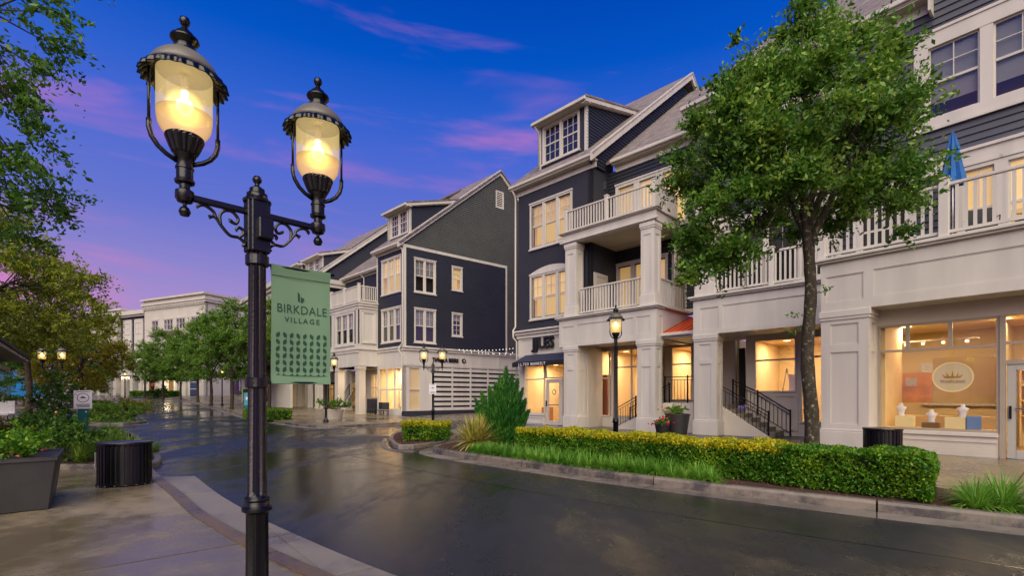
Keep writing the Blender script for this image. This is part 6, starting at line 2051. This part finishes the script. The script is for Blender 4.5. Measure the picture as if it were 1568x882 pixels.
line = [(-8.0, 10.25), (-8.35, 10.6), (-8.6, 11.2), (-9.0, 10.4), (-9.2, 11.6), (-9.7, 12.3), (-9.4, 10.9), (-10.1, 11.4), (-10.6, 12.8), (-8.9, 11.9), (-11.2, 13.4), (-10.5, 12.0), (-11.9, 14.6), (-12.8, 15.6), (-11.5, 14.0), (-10.0, 10.4), (-13.6, 16.6)]
lg = [blades(150, .34, .5, .016, leaf_mat('tall_bed_grass', (58, 92, 28), (104, 140, 44), (150, 170, 76), .3), 'grass_tuft') for _ in range(4)]
tufts(line, 'grass tuft in the planting bed behind the oval litter bin', 'grass tufts in the left bed', (1.2, 1.7), z=.09, meshes=lg, jit=.12)
# variegated yucca
yk = empty('variegated_yucca', (-.98, 12.95, .11), 0, 'spiky yellow-edged yucca at the tip of the kerbed bed', 'shrub')
V = []
for k in range(420):
    a = rng.uniform(0, 2 * math.pi); el = rng.uniform(-.12, 1.45); ln = rng.uniform(.55, .85)
    d = np.array([math.cos(a) * math.cos(el), math.sin(a) * math.cos(el), math.sin(el)])
    s = unit(np.cross(d, [0, 0, 1.0])); c = np.array([rng.uniform(-.16, .16), rng.uniform(-.16, .16), .10 + .12 * rng.uniform()])
    up = np.cross(s, d)
    p0, p1, p2 = c, c + d * ln * .45, c + d * ln - np.array([0, 0, .07 * (1.4 - el)])
    w = .024
    V.append([p0 - s * w * .6, p0 + s * w * .6, p1 + s * w, p1 - s * w]); V.append([p1 - s * w, p1 + s * w, p2 + s * .001, p2 - s * .001])
link('leaf_rosette', quads_mesh('leaf_rosette', np.array(V), leaf_yucca), yk)
# juniper
jn = empty('upright_juniper', (-.28, 13.5, .11), 0, 'upright green juniper with several pointed plumes, between yucca and long hedge', 'shrub')
MB().tube([(0, 0, 0), (0, 0, 1.5)], [.06, .02], 7).build('trunk', bark, jn)
V = []
for (x, y, h, r) in ((.10, .05, 2.2, .20), (-.14, 0, 1.75, .22), (.36, -.05, 1.85, .19), (-.48, .05, 1.5, .17), (.55, .1, 1.3, .18), (0, -.32, 1.25, .26), (-.34, -.25, 1.1, .22), (.32, -.3, 1.1, .22), (.0, .3, 1.55, .24), (.24, .12, 2.0, .16),
                     (-.60, -.05, 1.05, .16), (.62, -.15, 1.0, .18), (-.30, .1, 1.65, .15), (-.05, .1, 1.95, .15), (.48, .0, 1.6, .14), (-.62, .1, 1.3, .12)):
    n = 1700
    t = rng.uniform(.0, 1, n) ** .8; a = rng.uniform(0, 2 * math.pi, n)
    R0 = r * np.clip(1 - t, 0, 1) ** .6 * (.5 + 1.0 * np.clip(t * 3, 0, 1)) * rng.uniform(.2, 1.25, n)
    lean = .25 + t ** 1.2 * .95
    P = np.stack([x * lean + R0 * np.cos(a), y * lean + R0 * np.sin(a), .04 + t * (h - .05)], 1)
    A = np.stack([np.cos(a) * .40 + x * .7, np.sin(a) * .40 + y * .7, np.full(n, 1.2)], 1) + rng.normal(size=(n, 3)) * .22
    V.append(leaf_quads(P, A, .15, .13, 0))
link('crown', quads_mesh('crown', np.concatenate(V), leaf_jun), jn)
# shrubs at the left
def shrub(label, loc, r, h, size, n, mat, name='leafy_shrub', flowers=None, seed=1):
    global rng
    rng = np.random.default_rng(seed)
    t = empty(name, loc, 0, label, 'shrub')
    k = 16
    C_ = [np.array([rng.uniform(-1, 1) * r * .7, rng.uniform(-1, 1) * r * .7, h * rng.uniform(.25, .85)]) for _ in range(k)]
    O_ = [unit(np.array([c[0], c[1], .6 * r])) for c in C_]
    V = crown_quads(C_, O_, [r * .45] * k, n // k, size, flat=.4)
    V = V[V[:, :, 2].min(axis=1) > 0]
    link('crown', quads_mesh('crown', V, mat), t)
    m = MB()
    for c in C_: m.tube([(0, 0, 0), (c[0] * .4, c[1] * .4, c[2] * .6), tuple(c)], [.014, .01, .005], 4)
    m.build('stems', bark, t)
    if flowers:
        P = np.array(C_)[rng.integers(0, k, flowers[1])] + rng.normal(size=(flowers[1], 3)) * r * .38
        P[:, 2] = np.maximum(P[:, 2], .08)
        Vq = np.concatenate([leaf_quads(P + rng.normal(size=P.shape) * .012, rng.normal(size=P.shape), flowers[2], .9, .5) for _ in range(3)])
        link('flowers', quads_mesh('flowers', Vq, flowers[0]), t)['kind'] = 'stuff'
    return t
shrub('tall loose shrub with small pale flowers behind the big planter', (-12.3, 12.9, .1), .55, 1.9, .07, 4600, leaf_dark, flowers=(signw, 60, .05), seed=51)
shrub('lighter arching shrub left of the white notice', (-15.6, 16.6, .1), .6, 2.5, .08, 3600, leaf_far, flowers=(signw, 90, .045), seed=57)
shrub('dense dark low shrub between planter and tall shrub', (-9.6, 9.95 + .5, .1), .7, .95, .075, 4200, leaf_dark, seed=52)
shrub('yellow-green low shrub at the left bed corner', (-12.9, 12.2, .1), 1.0, .8, .08, 4200, leaf_yel, seed=53)
shrub('low lime shrub in the bed behind the tall shrub', (-15.8, 17.0, .1), 1.0, .4, .09, 4200, leaf_hedge, flowers=(pinkf, 70, .07), seed=54)
shrub('low shrub on the lawn island beyond the driveway', (-22.6, 27.6, .1), 1.3, .8, .12, 2600, leaf_far, seed=55)
shrub('orange-flecked shrub at the island corner beyond the driveway', (-26.5, 33.5, .1), 1.8, 1.0, .14, 2600, leaf_yel, flowers=(pinkf, 50, .1), seed=56)
shrub('trailing foliage mound with pink flowers filling the big dark planter', (-6.88, 6.38, .66), .66, .26, .055, 6200, leaf_hedge, name='planter_flowers', flowers=(pinkf, 30, .04), seed=58)
shrub('green plant with red flowers in the tapered grey planter', (5.95, 17.5, .82), .38, .3, .07, 1500, leaf_far, name='planter_flowers', flowers=(redf, 12, .06), seed=59)
shrub('red-flowered plant in the small dark planter', (5.35, 17.3, .42), .33, .3, .06, 900, leaf_dark, name='planter_flowers', flowers=(redf, 80, .07), seed=60)
shrub('trailing plant in the pale bowl planter by the corner steps', (-10.6, 28.9, .66), .85, .5, .1, 2200, leaf_far, name='planter_flowers', flowers=(signw, 20, .07), seed=61)
shrub('shrub with light leaves at the foot of the forked street tree', (-49.5, 68, g(68) + .1), 1.6, 1.3, .2, 1500, leaf_hedge, seed=62)
shrub('rounded shrub beside the red brick building', (-31, 58, g(58) + .1), 1.3, 1.9, .18, 1800, leaf_far, seed=63)
# lawn-like ground cover in the left bed
P = []
rng = np.random.default_rng(70)
def scatter(poly, n, z, size, mat, name, label, h=.0):
    xs = [p[0] for p in poly]; ys = [p[1] for p in poly]
    P = np.stack([rng.uniform(min(xs), max(xs), n * 3), rng.uniform(min(ys), max(ys), n * 3)], 1)
    def inside(x, y):
        c = False
        for (ax, ay), (bx, by) in zip(poly, poly[1:] + poly[:1]):
            if (ay > y) != (by > y) and x < (bx - ax) * (y - ay) / (by - ay) + ax: c = not c
        return c
    P = np.array([p for p in P if inside(*p)])[:n]
    Z = np.array([g(y) for y in P[:, 1]]) + z + rng.uniform(0, h, len(P))
    P3 = np.concatenate([P, Z[:, None]], 1)
    A = rng.normal(size=P3.shape) + [0, 0, .8]
    o = link(name, quads_mesh(name, leaf_quads(P3, A, size, .5, .3), mat))
    return tag(o, label, kind='stuff')
scatter([(-8.6, 10.6), (-10.3, 12.9), (-14.0, 17.6), (-17.0, 18.2), (-16.8, 13.8), (-12.6, 10.3), (-10.2, 10.2)], 14000, .12, .075, leaf_far, 'ground_cover', 'mixed low green ground cover in the left planting bed', .16)
scatter([(-22.6, 26), (-20.4, 26.4), (-25, 32), (-34, 41.5), (-46, 55), (-60, 65), (-60, 62), (-50, 56), (-38, 43), (-28, 31)], 16000, .12, .16, leaf_hedge, 'island_grass', 'grass and low plants on the far island', .12)
# mulch chips
scatter(IB, 15000, .12, .028, M('mulch_chip', (92, 58, 42), .9, .4, 80), 'mulch_chips', 'brown mulch chips under the long hedge', .012)
scatter([(x * .93 - .22, y * .96 + .7) for x, y in I1[:-1]], 2500, .105, .035, MATS['mulch_chip'], 'mulch_chips', 'brown mulch chips on the small island', .012)
scatter(LB, 5000, .105, .03, MATS['mulch_chip'], 'mulch_chips', 'brown mulch chips in the left bed', .012)
# ================================================================== FAR BUILDINGS AND LEFT PAVILION
def simple_win(F, Wm, a0, a1, z0, z1, parent, n=2, nv=2, lit=0, fr=.09, mat=None):
    m = MB(Wm); m.frame(a0, a1, z0, z1, fr, -.1, .05)
    for k in range(1, n): x = a0 + (a1 - a0) * k / n; m.box(x - .04, x + .04, -.09, .04, z0 + fr, z1 - fr)
    for k in range(1, nv): z = z0 + (z1 - z0) * k / nv; m.box(a0 + fr, a1 - fr, -.08, .03, z - .03, z + .03)
    o = m.build('window', mat or white, parent)
    MB(Wm).box(a0 + .05, a1 - .05, -.07, -.06, z0 + .05, z1 - .05).build('pane', glass, o)
    b = MB(Wm); b.poly([(a0 + .05, -.35, z0 + .05), (a1 - .05, -.35, z0 + .05), (a1 - .05, -.35, z1 - .05), (a0 + .05, -.35, z1 - .05)])
    b.build('room', litroom if lit else dark, o, norm=False)
    return o
G1 = 1.55
def un(v):
    l = math.hypot(*v); return (v[0] / l, v[1] / l)
Up = un((-47.8 + 62.2, 76 - 82.5))
Vp = un((Up[1] * -1, Up[0]))
P_ = Fr((-47.8, 76.0), Up, Vp, 'pale_corner_building', 'pale four storey building with flat stepped parapets closing the end of the road', 'building')
fP = P_.front(0); sP = P_.side(0)
wins = [(-13.9, -12.1), (-10.6, -8.2), (-7.4, -5.1), (-3.6, -1.6)]
holes = [(a + .05, b - .05, 12.45, 14.1) for a, b in wins] + [(a + .05, b - .05, 8.6, 10.4) for a, b in wins]
flat_wall('front_wall', fP, P_.root, stucco, -16.0, 0, G1, 17.0, holes, th=.3)
for a, b in wins:
    simple_win(P_, fP, a, b, 12.4, 14.15, P_.root, 3 if b - a > 2.1 else 2)
    simple_win(P_, fP, a, b, 8.55, 10.45, P_.root, 3 if b - a > 2.1 else 2)
    P_.mb().box(a - .15, b + .15, -.08, .02, 14.2, 14.42).build('window_head', white, P_.root)
navd = M('navy_door_paint', (44, 56, 92), .5)
flat_wall('side_wall', sP, P_.root, stucco, 0, 26, G1, 17.0, [(3, 4.6, 12.35, 14.1), (8, 9.6, 12.35, 14.1), (13, 14.6, 12.35, 14.1), (4, 6, G1 + .2, 5.2), (9, 11, G1 + .2, 5.2), (14.5, 16.5, G1 + .2, 5.2)], th=.3)
for a in (3, 8, 13): simple_win(P_, sP, a, a + 1.6, 12.3, 14.15, P_.root)
for a in (4, 9, 14.5): simple_win(P_, sP, a, a + 2, G1 + .2, 5.2, P_.root, 3, 3, mat=navd)
P_.mb().box(-16.3, .4, -.45, 27, 16.65, 17.0).box(-16.2, .3, -.3, 27, 16.3, 16.65).build('cornice', stucco, P_.root)
P_.mb().box(-16.0, -.2, -.1, .4, 17.0, 17.5).box(-16.4, .2, -.5, 14, 17.5, 17.8).box(-.4, -.1, .4, 14, 17, 17.5).build('parapet', stucco, P_.root)
for k in range(42): P_.piece('dentil', stucco, None, -15.9 + k * .38, -15.72 + k * .38, -.26, 0, 16.0, 16.3)
P_.mb().hexa([(-12.6, -1.6, 11.3), (-5.0, -1.6, 11.3), (-5.0, 0, 11.3), (-12.6, 0, 11.3)], [(-11.4, -.3, 12.2), (-6.2, -.3, 12.2), (-6.2, 0, 12.2), (-11.4, 0, 12.2)]).build('bay_roof', M('brown_roof', (84, 62, 58), .7), P_.root)
P_.mb().box(-12.2, -5.4, -1.2, 0, 5.5, 11.3).build('bay_block', stucco, P_.root)
P_.mb().box(-16, 0, -.12, 0, 5.4, 5.7).build('string_course', white, P_.root)
for a, b, m_ in ((-14.6, -13.2, woodd), (-9.3, -8.1, litroom2), (-3.8, -1.8, navd)):
    P_.mb().box(a, b, -.06, -.01, G1, 4.8).build('entrance_door', m_, P_.root)
for z in (2.6, 3.7): P_.mb().box(-3.9, -1.7, -.1, -.06, z, z + .1).build('door_bar', white, P_.root)
for a in (-15.9, -12.4, -10.6, -7.2, -5.0, -.6): P_.mb().box(a, a + .55, -.35, 0, G1, 5.4).build('pilaster', stucco, P_.root)
# dark framed bay and left wing
P_.mb().box(-24.0, -16.0, .6, 1.4, G1, 15.5).build('dark_bay', navy, P_.root)
P_.mb().box(-25.6, -15.9, -.2, 8, 15.6, 16.3).box(-25.2, -15.9, .1, 8, 15.3, 15.6).build('tower_cornice', stucco, P_.root)
for a in (-23.1, -19.8):
    P_.mb().box(a, a + 2.5, .45, .65, 5.8, 14.9).build('pale_window_strip', white, P_.root)
    for z in (6.4, 9.3, 12.3): simple_win(P_, P_.front(.43), a + .4, a + 2.1, z, z + 2.0, P_.root, 2, 2)
P_.mb().box(-25.2, -24.0, .0, 8, G1, 15.6).build('wing_pier', stucco, P_.root)
P_.mb().box(-37, -25.2, 1.5, 8, G1, 14.8).build('left_wing', stucco, P_.root)
P_.mb().box(-36, -24.6, 1.0, 8, 15.6, 16.9).box(-36.2, -24.4, .7, 8, 16.9, 17.25).build('wing_parapet', stucco, P_.root)
P_.mb().box(-37, -25.2, 1.2, 8, 14.8, 15.6).build('wing_eave', navy, P_.root)
for a in (-35.4, -32.6, -29.8, -27.4):
    for z in (8.8, 12.0): simple_win(P_, P_.front(1.48), a, a + 1.6, z, z + 1.9, P_.root)
for k in range(9):
    a = -36.6 + k * 2.5
    P_.mb().box(a, a + .8, -.6, .4, G1, 5.2).build('arcade_pillar', stucco, P_.root)
P_.mb().box(-37, -16, -.7, .5, 5.0, 5.9).build('arcade_beam', stucco, P_.root)
P_.mb().box(-37, -16, .62, 1.5, G1, 5.0).build('arcade_recess', whitec, P_.root)
for a in (-27.8, -25.3, -20.3, -17.9): P_.mb().box(a + .2, a + 1.6, .5, .6, G1, 4.6).build('garage_door', woodd, P_.root)
area_light('entrance_light', P_.L(-8.7, -.9, 4.8), 1.0, 160, WARM, P_.root)
area_light('arcade_light', P_.L(-21.2, -.2, 4.8), 1.0, 160, WARM, P_.root)
# pale buildings and brick building in the gap right of it
Q_ = Fr((-24.2, 47.5), un((.66, -.75)), un((.75, .66)), 'pale_row_building', 'pale cream building between street trees and the banner, three storeys', 'building')
flat_wall('front_wall', Q_.front(0), Q_.root, stucco, -9, 8, .5, 11.6, [(1.0, 2.6, 7.6, 9.6), (4.2, 5.8, 7.6, 9.6), (-3, -1.4, 7.6, 9.6), (-6.4, -4.8, 7.6, 9.6), (-6, -3.6, .9, 3.8), (-2, 2, .9, 3.8)])
for a in (1.0, 4.2, -3, -6.4): simple_win(Q_, Q_.front(0), a - .05, a + 1.65, 7.55, 9.65, Q_.root)
shop_glazing(Q_, Q_.front(0), -6, -3.6, .9, 3.8, [], [3.0], Q_.root); shop_glazing(Q_, Q_.front(0), -2, 2, .9, 3.8, [0], [3.0], Q_.root)
shop_room(Q_, -8.5, 3, .4, 4, .5, 4.2, 60, 2)
Q_.mb().box(-9.3, 8.2, -.4, 8, 11.6, 12.0).box(-9.1, 8.1, -.2, 8, 11.3, 11.6).build('cornice', stucco, Q_.root)
Q_.mb().box(-9, 8, -1.4, 0, 4.2, 4.4).build('shop_canopy', blackm, Q_.root)
K_ = Fr((-33.5, 63.0), un((.70, -.72)), un((.72, .70)), 'brick_building', 'low red brick building with pale cornice behind the street trees', 'building')
K_.mb().box(-4, 9, 0, 8, .9, 6.2).build('brick_wall', brickr, K_.root)
K_.mb().box(-4.2, 9.2, -.3, 8, 6.2, 6.8).build('cornice', stucco, K_.root)
for a in (-2, 2, 6): simple_win(K_, K_.front(-.02), a, a + 1.6, 2.0, 4.6, K_.root, 2, 3)
# small kiosk board
kb = empty('advert_kiosk', (-21.95, 40.6, g(40.6) + .1), R(10), 'small teal and white sign board near the brick building', 'sign')
MB().box(-.36, .36, -.1, .1, 0, .4).build('board_base', teal, kb)
MB().box(-.36, .36, -.1, .1, .4, 1.45).build('board', M('kiosk_blue', (60, 140, 160), .4), kb)
text_obj('board_lettering', 'R&', lambda a, d, z: (a, -.102 - d, 0.85 + z), .36, .003, signw, kb, bold=.01)
# left pavilion
V_ = Fr((-15.8, 16.0), un((.66, -.753)), un((.753, .66)), 'flat_roofed_pavilion', 'dark low pavilion with pale soffit, only its roof corner in view at the left edge', 'pavilion')
V_.mb().box(0, 9, -6, 0, 2.68, 2.76).build('roof', blackm, V_.root)
V_.mb().box(.05, 9, -6, -.05, 2.60, 2.68).build('soffit', whitec, V_.root)
V_.mb().box(-.15, 8.5, -6, -.5, 2.3, 2.42).build('lower_roof', whitec, V_.root)
for u in (.5, 3.5, 6.5): V_.mb().box(u, u + .12, -1.4, -1.28, .05, 2.32).build('roof_post', blackm, V_.root)
V_.mb().box(.4, 8, -3.2, -3.0, .05, 2.3).build('end_wall', whitec, V_.root)
fs = empty('blue_fabric_screen', (-40.4, 40.5, .25), R(0), 'bright blue canvas umbrella cover far under the left trees', 'screen')
MB().hexa([(-1.0, -.3, 1.2), (2.0, -.3, 1.2), (2.0, .3, 1.2), (-1.0, .3, 1.2)], [(-1.0, -.1, 3.4), (1.2, -.1, 3.0), (1.2, .1, 3.0), (-1.0, .1, 3.4)]).build('canvas', M('bright_blue_canvas', (20, 122, 196), .7, .12, 3), fs)
MB().box(-1.1, -1.0, -.05, .05, 0, 3.5).box(.4, .46, -.05, .05, 0, 1.4).build('frame', chrome, fs)
MB().box(-2.3, -1.15, -.05, .0, 1.3, 3.4).build('menu_board', M('screen_blue', (50, 90, 120), .3), fs)
for (x, y, r, l) in ((-42.2, 43.0, .45, 'dark square pot with white tag below the blue canvas'), (-39.6, 44.0, .4, 'dark pot right of the tagged pot under the blue canvas')):
    t = empty('dark_pot', (x, y, g(y) + .06), .3, l, 'planter')
    frustum(MB(), r * .8, r * .8, 1.3, tx=1.2, ty=1.2).build('pot', blackm, t)
    if r > .42: MB().box(-.4, .4, -r - .16, -r - .1, .9, 1.3).build('tag', signw, t)
t = empty('white_lounge_chair', (-30.4, 29.0, .06), R(20), 'white lounge chair back at the far left of the patio', 'chair')
MB().box(-.45, .45, -.35, .35, .30, .40).build('seat', signw, t); MB().box(-.45, .45, .3, .38, .4, 1.15).build('backrest', signw, t)
for sx in (-1, 1):
    for sy in (-1, 1): MB().box(.4 * sx - .02, .4 * sx + .02, .3 * sy - .02, .3 * sy + .02, 0, .3).build('leg', blackm, t)
